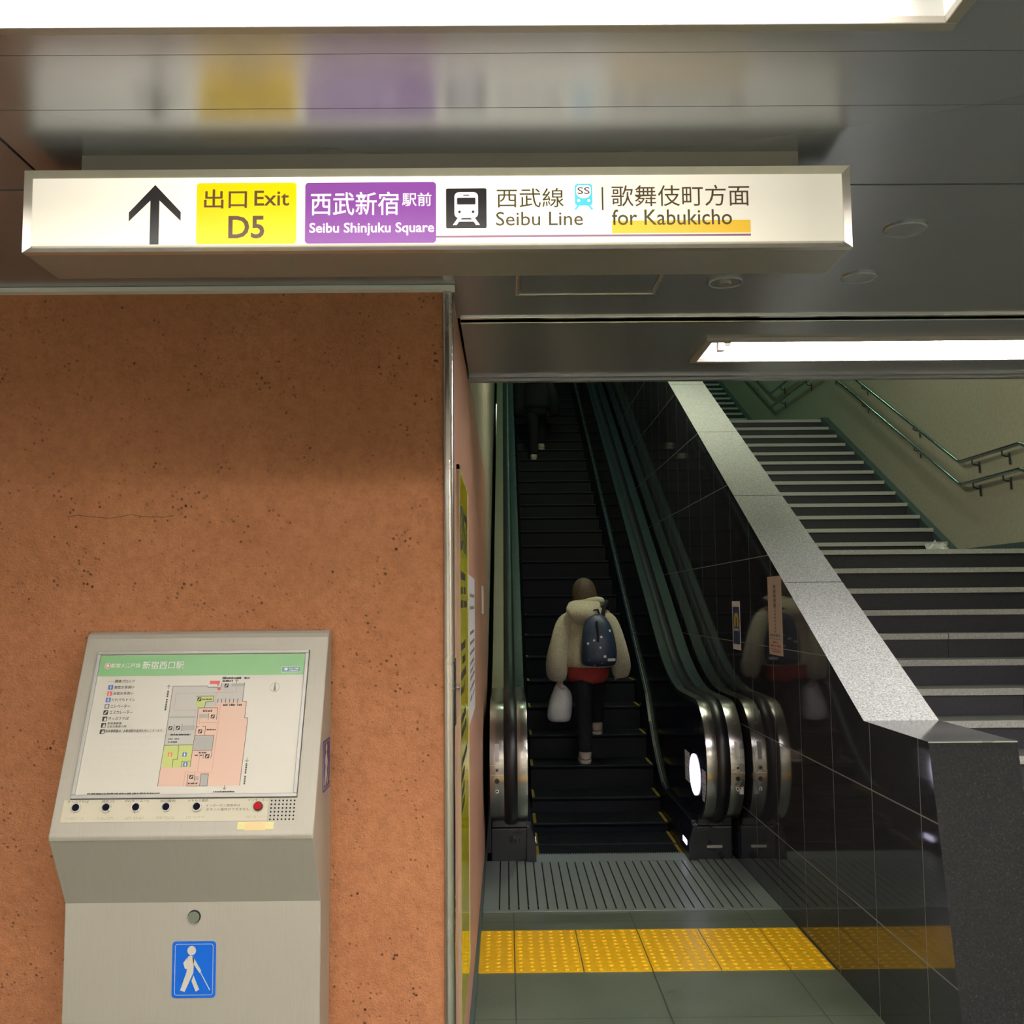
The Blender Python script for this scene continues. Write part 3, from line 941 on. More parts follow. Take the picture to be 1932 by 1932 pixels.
# ------------------------------------------------------------------ information stand
kiosk = thing('information_stand', (-0.818, 2.75, 0), 'grey metal station information stand with a sloping map panel, against the orange wall', 'information stand')
KX0, KX1 = -1.150, -0.488
lip = []
for k in range(6):
    t = math.radians(155 + (270 - 155) * k / 5 - 0)
lip.append((2.6322, 1.0192))
for a in (180, 205, 225):
    t = math.radians(a)
    lip.append((2.650 + 0.022 * math.cos(t), 1.010 + 0.022 * math.sin(t)))
prof = [(YW, 0.0), (2.74, 0.0), (2.74, 0.818)] + lip[::-1] + [(2.8280, 1.4782), (2.834, 1.495), (2.842, 1.506), (2.852, 1.512), (YW, 1.514)]
bm = B()
prism_x(bm, prof, KX0, KX1)
obj('body', bm, M['kiosk'], kiosk, bevel=0.003)
kp = Plane((0, 2.63, 1.015), (1, 0, 0), (0, 0.21, 0.492))
bm = B()   # glazing frame
def ring(pl, bm, a0, b0, a1, b1, w, h0, h1, mi=0):
    pl.rect(bm, a0, b0, a1, b0 + w, h0, h1, mi)
    pl.rect(bm, a0, b1 - w, a1, b1, h0, h1, mi)
    pl.rect(bm, a0, b0 + w, a0 + w, b1 - w, h0, h1, mi)
    pl.rect(bm, a1 - w, b0 + w, a1, b1 - w, h0, h1, mi)
ring(kp, bm, -1.1105, 0.0880, -0.5370, 0.4835, 0.0095, -0.001, 0.0075)
obj('map_frame', bm, M['kiosk_frame'], kiosk, bevel=0.0015)
bm = B()
kp.rect(bm, -1.1115, 0.0870, -0.5360, 0.4845, 0.0, 0.0012)
obj('frame_gap', bm, M['void'], kiosk)
bm = B()
kp.rect(bm, -1.101, 0.0975, -0.5465, 0.4745, 0.001, 0.0016)
board = obj('map_board', bm, M['cream'], kiosk)
def kpart(name, m, fn, parent=board):
    bm = B(); fn(bm)
    return obj(name, bm, m, parent)
t1, t2, t3 = 0.0019, 0.0022, 0.0025
kpart('header_band', M['map_green'], lambda b: kp.rect(b, -1.1005, 0.4140, -0.547, 0.4725, 0.0015, t1))
K = lambda body, bx, m, bold=0.0, **k: lettering(kp, body, bx, m, board, bold=bold, h=k.pop('h', 0.0028), **k)
K('新宿西口駅', (-0.9846, 0.4326, -0.8727, 0.4552), M['white'], 0.006)
K('都営大江戸線', (-1.0702, 0.4372, -0.9906, 0.4500), M['white'], 0.008)
kpart('line_logo', M['white'], lambda b: kp.disc(b, -1.0789, 0.4436, 0.0083, t1, t2))
kpart('line_logo_ring', M['map_red'], lambda b: (kp.disc(b, -1.0789, 0.4436, 0.0066, t2, t3)))
kpart('line_logo_centre', M['white'], lambda b: (kp.disc(b, -1.0789, 0.4436, 0.0042, t3, t3 + 0.0003), kp.disc(b, -1.0789, 0.4436, 0.0018, t3, t3 + 0.0004)))
kpart('operator_plate', M['white'], lambda b: kp.rect(b, -0.6085, 0.4205, -0.5570, 0.4365, t1, t2, r=0.002))
kpart('operator_plate_field', M['logo_teal'], lambda b: kp.rect(b, -0.6075, 0.4215, -0.5580, 0.4355, t2, t3, r=0.002))
kpart('operator_emblem', M['white'], lambda b: (kp.disc(b, -0.5960, 0.4295, 0.0048, t3, t3 + 0.0003, rb=0.0036), kp.rect(b, -0.5968, 0.4240, -0.5952, 0.4280, t3, t3 + 0.0003)))
bars(kp, [(-0.5870, 0.4292, -0.5620, 0.4328), (-0.5870, 0.4238, -0.5640, 0.4265)], M['white'], board, 'small_print', h=t3, dash=0.0034, seed=3)
# floor plan areas
GREY = [(-0.8941, 0.384), (-0.8009, 0.3842), (-0.8004, 0.3805), (-0.766, 0.3807), (-0.7643, 0.3911), (-0.7034, 0.3918), (-0.7034, 0.3403), (-0.7723, 0.338), (-0.7719, 0.329), (-0.8183, 0.322), (-0.8183, 0.2241), (-0.8935, 0.2241)]
PINK = [(-0.7724, 0.3388), (-0.7034, 0.3403), (-0.6925, 0.3402), (-0.6926, 0.2965), (-0.6845, 0.2953), (-0.6855, 0.1185), (-0.895, 0.1183), (-0.8932, 0.1662), (-0.8183, 0.1662), (-0.8183, 0.322), (-0.7719, 0.329)]
kpart('plan_concourse', M['map_grey'], lambda b: kp.slab(b, GREY, 0.0015, t1))
kpart('plan_paid_area', M['map_pink'], lambda b: kp.slab(b, PINK, 0.0015, t1))
for LP in ([(-0.8271, 0.3552), (-0.7812, 0.3562), (-0.7808, 0.3411), (-0.801, 0.3398), (-0.8018, 0.324), (-0.8171, 0.3242), (-0.8177, 0.3287), (-0.8264, 0.3288)],
    [(-0.8931, 0.2234), (-0.819, 0.2241), (-0.8178, 0.1662), (-0.892, 0.1662)]):
    kpart('plan_facility', M['map_lime'], lambda b: kp.slab(b, LP, t1, t2))
for P_ in ([(-0.817, 0.2478), (-0.7681, 0.248), (-0.7692, 0.21), (-0.8163, 0.2097)], [(-0.7887, 0.1481), (-0.7688, 0.1487), (-0.7685, 0.1178), (-0.7876, 0.118)],
               [(-0.8915, 0.3018), (-0.8214, 0.3018), (-0.8214, 0.2966), (-0.8915, 0.2966)], [(-0.8525, 0.2762), (-0.8209, 0.2774), (-0.8206, 0.2642), (-0.852, 0.263)],
               [(-0.8141, 0.307), (-0.7902, 0.3075), (-0.7903, 0.2971), (-0.8141, 0.2966)], [(-0.7377, 0.3901), (-0.704, 0.3905), (-0.7046, 0.3829), (-0.7375, 0.3817)], [(-0.8030, 0.1430), (-0.7930, 0.1430), (-0.7930, 0.1320), (-0.8030, 0.1320)]):
    kpart('plan_stairs', M['map_grey_dark'], lambda b: kp.slab(b, P_, t1, t2))
LINES = [[(-0.8941, 0.384), (-0.8939, 0.3033), (-0.8935, 0.2616), (-0.895, 0.1183)], [(-0.8941, 0.384), (-0.8009, 0.3842), (-0.8004, 0.3805), (-0.7733, 0.3805)], [(-0.7659, 0.3804), (-0.7643, 0.3911)],
 [(-0.7034, 0.3918), (-0.7034, 0.3403), (-0.6925, 0.3402), (-0.6926, 0.2965), (-0.6838, 0.2953), (-0.6855, 0.1191)], [(-0.8185, 0.3235), (-0.8164, 0.2759), (-0.8183, 0.2241), (-0.8186, 0.167)], [(-0.8932, 0.2241), (-0.8191, 0.2244)],
 [(-0.8556, 0.223), (-0.8542, 0.1875), (-0.8653, 0.1869), (-0.8646, 0.1667)], [(-0.8416, 0.1665), (-0.8415, 0.1814), (-0.82, 0.1819)], [(-0.8185, 0.3235), (-0.7669, 0.3237), (-0.7665, 0.2916)], [(-0.8172, 0.2493), (-0.7675, 0.2496), (-0.768, 0.1889)],
 [(-0.8163, 0.2097), (-0.7692, 0.21)], [(-0.8173, 0.2722), (-0.8102, 0.2729)], [(-0.8001, 0.2728), (-0.7923, 0.2734), (-0.7922, 0.2507)], [(-0.8751, 0.2787), (-0.875, 0.2625)], [(-0.8543, 0.2792), (-0.8541, 0.2623)], [(-0.7888, 0.3075), (-0.7882, 0.2919)],
 [(-0.7888, 0.1996), (-0.7882, 0.1891)], [(-0.8213, 0.1485), (-0.8207, 0.1183), (-0.7685, 0.1178), (-0.7688, 0.1487), (-0.788, 0.1489), (-0.7876, 0.118)], [(-0.8042, 0.1483), (-0.8033, 0.1306)], [(-0.8271, 0.3552), (-0.7812, 0.3562), (-0.7808, 0.3411), (-0.801, 0.3398), (-0.8018, 0.324)]]
TICKS = [[(-0.7692, 0.3478), (-0.769, 0.3372)], [(-0.759, 0.3477), (-0.7588, 0.3371)], [(-0.7487, 0.3476), (-0.7486, 0.337)], [(-0.7378, 0.3475), (-0.7377, 0.3369)], [(-0.7276, 0.3474), (-0.7275, 0.3368)], [(-0.7166, 0.3473), (-0.7165, 0.3367)]]
kpart('plan_walls', M['ink'], lambda b: [kp.line(b, l, 0.0011, t2, t3) for l in LINES] + [kp.line(b, l, 0.0014, t2, t3) for l in TICKS])
THIN = [[(-0.7235, 0.3815), (-0.7225, 0.3663), (-0.8823, 0.3633), (-0.8822, 0.3174), (-0.8236, 0.3183), (-0.8242, 0.3071)], [(-0.7756, 0.3638), (-0.775, 0.3305), (-0.7605, 0.3304), (-0.7604, 0.232), (-0.7612, 0.153), (-0.8294, 0.1537), (-0.8288, 0.1184)],
 [(-0.8096, 0.2788), (-0.8106, 0.2973)], [(-0.8087, 0.2832), (-0.7626, 0.2835)], [(-0.7977, 0.1937), (-0.7979, 0.1564)], [(-0.8258, 0.2922), (-0.8247, 0.2789)]]
kpart('plan_route_line', M['map_line'], lambda b: [kp.line(b, l, 0.0009, t2, t3) for l in THIN])
ICONS = [((-0.7511, 0.3849), 0.0104), ((-0.8843, 0.2696), 0.0100), ((-0.8646, 0.2701), 0.0104), ((-0.7773, 0.2999), 0.0100), ((-0.805, 0.2603), 0.0104), ((-0.8187, 0.3472), 0.0104), ((-0.778, 0.1943), 0.0108), ((-0.8121, 0.141), 0.0104)]
def icons(b, L_):
    for (a, c), s in L_:
        s2 = s / 2
        kp.rect(b, a - s2, c - s2, a + s2, c + s2, t2, t3, 0, r=0.001, seg=2)
        kp.slab(b, [(a - s2 * 0.7, c - s2 * 0.6), (a - s2 * 0.2, c - s2 * 0.6), (a + s2 * 0.7, c + s2 * 0.5), (a + s2 * 0.2, c + s2 * 0.6)], t3, t3 + 0.0003, 1)
def icon_obj(name, fn, mats):
    bm = B(); fn(bm)
    return obj(name, bm, mats, board)
for q in ICONS:
    icon_obj('plan_icon', lambda b: icons(b, [q]), [M['ink'], M['cream']])
def figure_icon(b, a, c, s, woman=False):
    s2 = s / 2
    kp.rect(b, a - s2, c - s2, a + s2, c + s2, t2, t3, 0, r=0.001, seg=2)
    kp.disc(b, a, c + s2 * 0.55, s2 * 0.22, t3, t3 + 0.0003, 1, seg=10)
    w0, w1 = (0.15, 0.45) if woman else (0.38, 0.2)
    kp.slab(b, [(a - s2 * w1, c - s2 * 0.75), (a + s2 * w1, c - s2 * 0.75), (a + s2 * w0, c + s2 * 0.28), (a - s2 * w0, c + s2 * 0.28)], t3, t3 + 0.0003, 1)
icon_obj('plan_toilet_icon', lambda b: figure_icon(b, -0.8373, 0.1994, 0.0108), [M['map_blue'], M['white']])
icon_obj('plan_toilet_icon', lambda b: figure_icon(b, -0.8315, 0.1738, 0.0108), [M['map_blue'], M['white']])
icon_obj('plan_toilet_icon', lambda b: figure_icon(b, -0.8750, 0.1997, 0.0111, True), [M['map_orange'], M['cream']])
# legend
rows = [(-1.0605, 0.3828), (-1.0603, 0.3652), (-1.0607, 0.3477), (-1.0612, 0.3303), (-1.0614, 0.3135), (-1.0612, 0.2962), (-1.0613, 0.2788), (-1.0615, 0.2618)]
for i, (a, c) in enumerate(rows):
    mt = [M['map_blue'], M['map_red'], M['map_blue'], M['ink_grey'], M['ink'], M['ink'], M['ink'], M['ink']][i]
    def sym(b, a=a, c=c, i=i):
        if i < 3:
            figure_icon(b, a, c, 0.0125, i == 1)
        else:
            s2 = 0.00625
            kp.rect(b, a - s2, c - s2, a + s2, c + s2, t2, t3, 0, r=0.001, seg=2)
            if i == 4:
                kp.slab(b, [(a - s2 * 0.7, c - s2 * 0.6), (a - s2 * 0.2, c - s2 * 0.6), (a + s2 * 0.7, c + s2 * 0.5), (a + s2 * 0.2, c + s2 * 0.6)], t3, t3 + 0.0003, 1)
            elif i == 3:
                kp.rect(b, a - s2 * 0.5, c - s2 * 0.6, a + s2 * 0.5, c + s2 * 0.6, t3, t3 + 0.0003, 1)
            else:
                kp.disc(b, a + s2 * 0.3, c + s2 * 0.3, s2 * 0.3, t3, t3 + 0.0003, 1, seg=10)
                kp.rect(b, a - s2 * 0.2, c - s2 * 0.8, a + s2 * 0.75, c, t3, t3 + 0.0003, 1)
    icon_obj('legend_icon', sym, [mt, M['cream']])
LT = [('誘導ブロック', (-1.0517, 0.4038, -0.9984, 0.3948)), ('男性お手洗い', (-1.0504, 0.3869, -0.9972, 0.3779)), ('女性お手洗い', (-1.0503, 0.3697, -0.9969, 0.3612)), ('だれでもトイレ', (-1.0515, 0.3517, -0.9892, 0.3436)),
      ('エレベーター', (-1.0515, 0.3351, -0.9998, 0.3256)), ('エスカレーター', (-1.0509, 0.3187, -0.9907, 0.309)), ('きっぷうりば', (-1.051, 0.3014, -0.9976, 0.2928)), ('駅長事務室', (-1.0513, 0.2868, -1.0146, 0.2807)),
      ('お忘れ物承り所', (-1.0507, 0.2787, -1.0004, 0.2717)), ('駅長事務室は、JR新宿駅方面改札内にございます。', (-1.0534, 0.2674, -0.9018, 0.2578))]
for body, bx in LT:
    K(body, bx, M['ink'], 0.006, res=1)
kpart('legend_paving_line', M['map_line'], lambda b: kp.line(b, [(-1.0690, 0.3990), (-1.0545, 0.3992)], 0.0008, t1, t2))
bars(kp, [(-0.7643, 0.4088, -0.6913, 0.4027), (-0.7633, 0.4004, -0.7332, 0.3951), (-0.7537, 0.3341, -0.7035, 0.3283), (-0.8047, 0.3181, -0.7793, 0.3126), (-0.8853, 0.2546, -0.8293, 0.2496), (-0.8856, 0.2422, -0.8572, 0.239), (-0.7886, 0.2668, -0.7643, 0.2629), (-0.8103, 0.3497, -0.7856, 0.3449), (-0.885, 0.2347, -0.8604, 0.2306), (-0.8053, 0.2058, -0.7801, 0.2018), (-0.8149, 0.1991, -0.7905, 0.1951), (-0.8183, 0.1271, -0.7926, 0.1224), (-0.7507, 0.1052, -0.6966, 0.101), (-1.0706, 0.0990, -0.8771, 0.1028)], M['ink'], board, 'small_print', h=t3, dash=0.0042, seed=5)
rnd = random.Random(4)
for a, c0, c1 in ((-0.905, 0.318, 0.372), (-0.674, 0.121, 0.174)):
    bm = B()
    c = c0
    while c < c1:
        kp.rect(bm, a - 0.0022, c, a + 0.0022, c + 0.0034, t2, t3)
        c += 0.0046 if rnd.random() < 0.85 else 0.009
    obj('small_print', bm, M['ink'], board)
for a, c, s_ in ((-0.905, 0.383, 1), (-0.674, 0.183, -1), (-0.7235, 0.1125, -1), (-0.725, 0.397, 1)):
    bm = B()
    kp.line(bm, [(a, c - 0.006 * s_), (a, c + 0.004 * s_)], 0.0011, t2, t3)
    kp.line(bm, [(a - 0.004, c), (a, c + 0.004 * s_), (a + 0.004, c)], 0.0011, t2, t3)
    obj('direction_arrow', bm, M['ink'], board)
kpart('you_are_here', M['map_red'], lambda b: (kp.slab(b, [(-0.7969, 0.3984), (-0.7969, 0.3892), (-0.7781, 0.3897), (-0.7728, 0.382), (-0.772, 0.3897), (-0.7700, 0.3897), (-0.7703, 0.3981)], t2, t3), kp.disc(b, -0.7700, 0.3760, 0.0044, t2, t3 + 0.0002, seg=14)))
def compass(b):
    kp.disc(b, -0.6213, 0.3785, 0.0125, t1, t2, 0)
    kp.disc(b, -0.6213, 0.3785, 0.0117, t2, t2 + 0.0002, 1)
    kp.slab(b, [(-0.6249, 0.3690), (-0.6177, 0.3690), (-0.6213, 0.3950)], t2 + 0.0002, t3 + 0.0003, 0)
icon_obj('compass_rose', compass, [M['ink_grey'], M['cream']])
# raised tactile dots on the board: faint pale marks
def braille(b):
    rnd = random.Random(9)
    rowsb = [(-1.04, -0.90, 0.243), (-1.05, -0.93, 0.226), (-1.055, -0.92, 0.209), (-1.05, -0.95, 0.192), (-1.06, -0.94, 0.175), (-1.06, -0.97, 0.160), (-1.06, -0.95, 0.145)]
    for a0, a1, c in rowsb:
        a = a0
        while a < a1:
            for k in range(2):
                for r in range(3):
                    if rnd.random() < 0.5:
                        kp.disc(b, a + k * 0.002, c + r * 0.0022, 0.0006, 0.0016, 0.0022, seg=5)
            a += 0.006 if rnd.random() < 0.85 else 0.012
kpart('braille_dots', M['cream_old'], braille)
# button strip
bm = B()
kp.rect(bm, -1.1265, 0.0300, -0.6080, 0.0855, 0.0, 0.0008)
strip = obj('button_strip', bm, M['cream_old'], kiosk)
def kbutton(a, c, red=False):
    bm = B()
    kp.disc(bm, a, c, 0.0118, 0.0006, 0.008, seg=24)
    b = obj('intercom_button' if red else 'push_button', bm, M['dark_ring'] if red else M['button_ring'], kiosk, bevel=0.002)
    bm = B()
    kp.disc(bm, a - 0.0, c + 0.0, 0.0090 if not red else 0.0096, 0.0075, 0.0092 if not red else 0.0115, seg=24)
    obj('button_cap', bm, M['red_button'] if red else M['panel_dark'], b, bevel=0.001)
    return b
for a in (-1.0915, -1.0152, -0.9402, -0.8639, -0.7865):
    kbutton(a, 0.0655)
tag(kbutton(-0.6318, 0.0650, True), 'red intercom button in a dark ring')
S_ = lambda body, bx, **k: lettering(kp, body, bx, M['ink'], strip, h=0.0012, res=1, **k)
S_('きっぷうりば', (-1.1172, 0.0780, -1.0634, 0.0850), bold=0.0)
S_('改札口', (-1.0310, 0.0780, -1.0000, 0.0850))
S_('EV(ホームへ)', (-0.9706, 0.0780, -0.9118, 0.0850))
S_('出口案内', (-0.8820, 0.0780, -0.8447, 0.0850))
S_('のりかえ案内', (-0.8122, 0.0780, -0.7612, 0.0850))
S_('インターホン', (-0.6601, 0.0780, -0.6080, 0.0850))
S_('インターホン使用中は', (-0.7652, 0.0652, -0.6790, 0.0722), bold=0.0)
S_('ボタンの操作ができません。', (-0.7640, 0.0552, -0.6506, 0.0626), bold=0.0)
def dots(b):
    rnd = random.Random(2)
    for a in (-1.0915, -1.0152, -0.9402, -0.8639, -0.7865, -0.6360):
        for i in range(9):
            for k in range(2):
                for r in range(3):
                    if rnd.random() < 0.55:
                        kp.disc(b, a - 0.024 + i * 0.0054 + k * 0.002, 0.0375 + r * 0.0022, 0.0007, 0.0007, 0.0015, seg=5)
bm = B(); dots(bm)
obj('braille_dots', bm, M['ink_grey'], strip)
bm = B()
for i in range(7):
    for j in range(6):
        kp.disc(bm, -0.5998 + i * 0.0097, 0.0330 + j * 0.0093, 0.0023, 0.0002, 0.0005, seg=10)
obj('speaker_grille', bm, M['void'], kiosk)
bm = B()
kp.rect(bm, -0.6800, 0.0085, -0.5890, 0.0275, 0.0002, 0.0008, 1)
kp.rect(bm, -0.6610, 0.0060, -0.6095, 0.0280, 0.0008, 0.0012, 0)
obj('tape_patch', bm, [M['tape'], M['tape_light']], kiosk)
# front: lock and blind-pedestrian plate
kf = Plane((0, 2.74, 0), (1, 0, 0), (0, 0, 1))
bm = B()
kf.disc(bm, -0.814, 0.782, 0.0165, 0.0, 0.002)
lk = obj('cover_lock', bm, M['void'], kiosk)
bm = B()
kf.disc(bm, -0.814, 0.782, 0.0145, 0.001, 0.008)
obj('lock_barrel', bm, M['chrome'], lk, bevel=0.003)
def blind_plate(pl, a0, b0, a1, b1, mat_bg, name):
    bm = B()
    w, hgt = a1 - a0, b1 - b0
    s = abs(w) / 0.112
    sg = 1
    pl.rect(bm, a0, b0, a1, b1, 0.0, 0.0012, 0, r=0.009 * s)
    o = obj(name, bm, mat_bg, kiosk)
    bm = B()
    X = lambda px: a0 + (px - 785) / (1058 - 785) * w
    Y = lambda py: b1 - (py - 688) / (1040 - 688) * hgt
    e0, e1, t_ = 0.0012, 0.0016, 0.0011
    i = 18
    a, b_, c, d = X(785 + i), Y(1040 - i), X(1058 - i), Y(688 + i)
    r = 0.004
    pl.line(bm, [(a + r, b_), (c - r, b_), (c, b_ + r), (c, d - r), (c - r, d), (a + r, d), (a, d - r), (a, b_ + r), (a + r, b_)], t_, e0, e1)
    pl.disc(bm, X(906), Y(746), abs(X(933) - X(906)), e0, e1, rb=abs(Y(746) - Y(775)))
    P_ = lambda L_: [(X(x), Y(y)) for x, y in L_]
    pl.slab(bm, P_([(885, 782), (900, 776), (917, 784), (922, 800), (918, 885), (866, 1002), (838, 992), (876, 880)]), e0, e1)
    pl.slab(bm, P_([(882, 785), (880, 860), (866, 858), (855, 822)]), e0, e1)
    pl.slab(bm, P_([(912, 782), (925, 800), (968, 872), (958, 886), (916, 826)]), e0, e1)
    pl.slab(bm, P_([(908, 935), (920, 900), (957, 988), (935, 1001)]), e0, e1)
    pl.line(bm, P_([(962, 880), (1022, 990)]), 0.0022, e0, e1)
    obj('walking_figure', bm, M['cream'], o)
    return o
tag(blind_plate(kf, -0.8690, 0.5790, -0.7565, 0.7200, M['blue_sticker'], 'pictogram_plate'), 'blue plate with a white figure walking with a cane')
ks = Plane((KX1, 0, 0), (0, 1, 0), (0, 0, 1))
tag(blind_plate(ks, 2.757, 1.088, 2.866, 1.222, M['navy_sticker'], 'pictogram_sticker'), 'dark blue walking-figure sticker on the side')

# ------------------------------------------------------------------ things on the tan side wall
wp = Plane((-0.1485, 0, 0), (0, 1, 0), (0, 0, 1))       # faces +x
poster = thing('yellow_poster', (-0.148, 3.5, 0.29), 'tall glossy yellow notice board on the tan side wall', 'notice board')
bm = B()
wp.rect(bm, 3.17, 0.29, 3.80, 1.995, -0.004, 0.007)
obj('board', bm, M['yellow_board'], poster)
bm = B()
wp.rect(bm, 3.12, 0.29, 3.17, 2.01, -0.004, 0.008)
wp.rect(bm, 3.12, 1.995, 3.88, 2.01, -0.004, 0.008)
obj('edge_frame', bm, M['beige_frame'], poster)
bm = B()
wp.rect(bm, 3.80, 0.29, 3.88, 1.995, -0.004, 0.0075)
obj('edge_strip', bm, M['tape_light'], poster)
lettering(wp, 'D57', (3.20, 1.750, 3.74, 1.895), M['ink'], poster, bold=0.03, h=0.0078)
bx = []
rnd = random.Random(11)
for k in range(17):
    zc = 1.66 - k * 0.045
    if k in (3, 4, 9, 12):
        continue
    bx.append((3.21, zc, 3.21 + rnd.uniform(0.2, 0.5), zc + 0.028))
bars(wp, bx, M['ink'], poster, 'small_print', h=0.0075, dash=0.055, seed=12)
notice = thing('white_notice', (-0.146, 4.45, 1.12), 'white printed sheet on the tan wall beside the yellow board', 'paper notice')
wq = Plane((-0.1462, 0, 0), (0, 1, 0), (0, 0, 1))
bm = B()
wq.rect(bm, 3.95, 1.12, 4.68, 1.695, -0.003, 0.003)
obj('sheet', bm, M['paper'], notice)
bars(wq, [(4.05, 1.70 - z, 4.60, 1.715 - z) for z in (0.09, 0.14, 0.24, 0.28, 0.32, 0.36, 0.39, 0.42, 0.46, 0.50)], M['ink_grey'], notice, 'small_print', h=0.0034, dash=0.06, seed=13)
sp = thing('wall_plate', (-0.143, 6.1, 1.6), 'narrow pale plate on the tan wall above the escalator newel', 'wall plate')
bm = B()
box(bm, -0.150, -0.134, 6.05, 6.12, 1.525, 1.69)
obj('cover', bm, M['white'], sp, bevel=0.002)
dh = thing('recessed_pull', (-0.15, 2.98, 1.33), 'recessed dark pull with a small lock in the tan wall by the corner', 'door pull')
wd_ = Plane((-0.1499, 0, 0), (0, 1, 0), (0, 0, 1))
bm = B()
wd_.rect(bm, 2.96, 1.235, 3.03, 1.425, -0.003, 0.002, r=0.01)
obj('recess_plate', bm, M['void'], dh)
bm = B()
wd_.disc(bm, 3.08, 1.335, 0.012, -0.002, 0.010)
obj('lock_barrel', bm, M['chrome'], dh)

# ------------------------------------------------------------------ stickers on the parapet wall
pl_r = Plane((XR, 0, 0), (0, -1, 0), (0, 0, 1))      # faces -x
st = thing('wall_sticker', (XR, 5.39, 1.3), 'tall pinkish paper notice on the black granite beside the sloping cap', 'sticker')
bm = B()
pl_r.rect(bm, -5.525, 1.302, -5.254, 1.714, 0, 0.001)
obj('sheet', bm, M['sticker_pink'], st)
bm = B()
for k in range(5):
    pl_r.rect(bm, -5.415, 1.650 - k * 0.024, -5.365, 1.668 - k * 0.024, 0.001, 0.0014)
for k in range(8):
    pl_r.rect(bm, -5.40, 1.545 - k * 0.018, -5.375, 1.556 - k * 0.018, 0.001, 0.0014)
obj('printed_column', bm, M['ink_grey'], st)
bars(pl_r, [(-5.505, 1.398, -5.275, 1.413), (-5.50, 1.384, -5.28, 1.389)], M['ink_grey'], st, 'small_print', h=0.001, dash=0.02, seed=21)
bars(pl_r, [(-5.45, 1.364, -5.34, 1.374), (-5.49, 1.345, -5.29, 1.356), (-5.50, 1.330, -5.28, 1.335), (-5.47, 1.318, -5.30, 1.324)], M['red_ink'], st, 'red_print', h=0.001, dash=0.02, seed=22)
sb = thing('wall_sticker', (XR, 6.3, 1.29), 'narrow navy and yellow sticker on the black granite above the newel', 'sticker')
bm = B()
pl_r.rect(bm, -6.407, 1.291, -6.197, 1.586, 0, 0.001)
obj('sheet', bm, M['paper'], sb)
bm = B()
pl_r.rect(bm, -6.39, 1.325, -6.215, 1.552, 0.001, 0.0014)
obj('printed_field', bm, M['navy_sticker'], sb)
bm = B()
pl_r.slab(bm, [(-6.36, 1.43), (-6.24, 1.43), (-6.245, 1.49), (-6.27, 1.515), (-6.33, 1.515), (-6.355, 1.49)], 0.0014, 0.0018, 0)
pl_r.rect(bm, -6.315, 1.43, -6.285, 1.49, 0.0018, 0.002, 1)
pl_r.rect(bm, -6.37, 1.405, -6.235, 1.42, 0.0014, 0.0018, 2)
obj('printed_figure', bm, [M['sticker_yellow'], M['ink'], M['sticker_pink']], sb)

# ------------------------------------------------------------------ tactile paving
tac = thing('tactile_paving', (0.63, 4.85, 0), 'yellow tactile paving strip with raised domes across the passage floor', 'tactile paving')
cols = [-0.138, 0.025, 0.322, 0.619, 0.916, 1.213, 1.405]
rows_ = [4.563, 4.8455, 5.128]
for i in range(6):
    for j in range(2):
        bm = B()
        x0, x1 = cols[i] + 0.0025, cols[i + 1] - 0.0025
        y0, y1 = rows_[j] + 0.0015, rows_[j + 1] - 0.0008
        box(bm, x0, x1, y0, y1, 0.0, 0.004)
        base = cols[i] if i > 0 else 0.025 - 0.297
        for p in range(6):
            for q in range(6):
                cx = base + 0.297 * (p + 0.5) / 6
                cy = rows_[j] + 0.2825 * (q + 0.5) / 6
                if not (x0 + 0.008 < cx < x1 - 0.008):
                    continue
                rr = [(0.0125, 0.004), (0.0105, 0.0075), (0.0065, 0.009)]
                rg = [[bm.verts.new((cx + r * math.cos(2 * PI * k / 10), cy + r * math.sin(2 * PI * k / 10), z)) for k in range(10)] for r, z in rr]
                for a, b in zip(rg, rg[1:]):
                    for k in range(10):
                        bm.faces.new((a[k], a[(k + 1) % 10], b[(k + 1) % 10], b[k]))
                bm.faces.new(rg[-1])
        obj('paving_tile', bm, M['tactile'], tac, smooth=True, angle=25)

# ------------------------------------------------------------------ escalator
EC = 0.641                              # centre line
esc = thing('escalator', (EC, 6.6, 0), 'dark narrow escalator rising between the tan wall and the black granite parapet', 'escalator')
ES = 0.541                              # slope of the incline
Y0, Z0, G = 7.904, 0.358, 0.345
nose = lambda y: Z0 + ES * (y - Y0)
HALF = 0.459
# steps
heights = {-4: 0.004, -3: 0.012, -2: 0.075, -1: 0.185}
for k in range(-4, 30):
    y = Y0 + G * k
    z = heights.get(k, Z0 + ES * G * k)
    zp = heights.get(k - 1, Z0 + ES * G * (k - 1)) if k > -4 else z - 0.02
    bm = B()
    xa, xb = EC - 0.4645, EC + 0.4645
    prism_x(bm, [(y, z), (y, z - 0.012), (y + 0.008, z - 0.03), (y + 0.012, zp - 0.03), (y + 0.06, zp - 0.03), (y + 0.06, z - 0.03), (y + G + 0.03, z - 0.03), (y + G + 0.03, z)], xa, xb)
    box(bm, xa, xb, y - 0.001, y + 0.007, z - 0.005, z + 0.0012, 1)
    box(bm, xa, xa + 0.02, y + 0.004, y + G - 0.004, z, z + 0.0012, 2)
    box(bm, xb - 0.02, xb, y + 0.004, y + G - 0.004, z, z + 0.0012, 2)
    obj('step', bm, [M['step'], M['step_edge'], M['yellow_paint']], esc)
bm = B()
box(bm, EC - HALF - 0.03, EC + HALF + 0.03, 6.44, 6.62, -0.002, 0.007)
for k in range(60):
    x = EC - HALF + (k + 0.25) * (2 * HALF / 60)
    box(bm, x, x + 0.007, 6.615, 6.65, 0.001, 0.006)
obj('comb_plate', bm, M['landing'], esc)
bm = B()
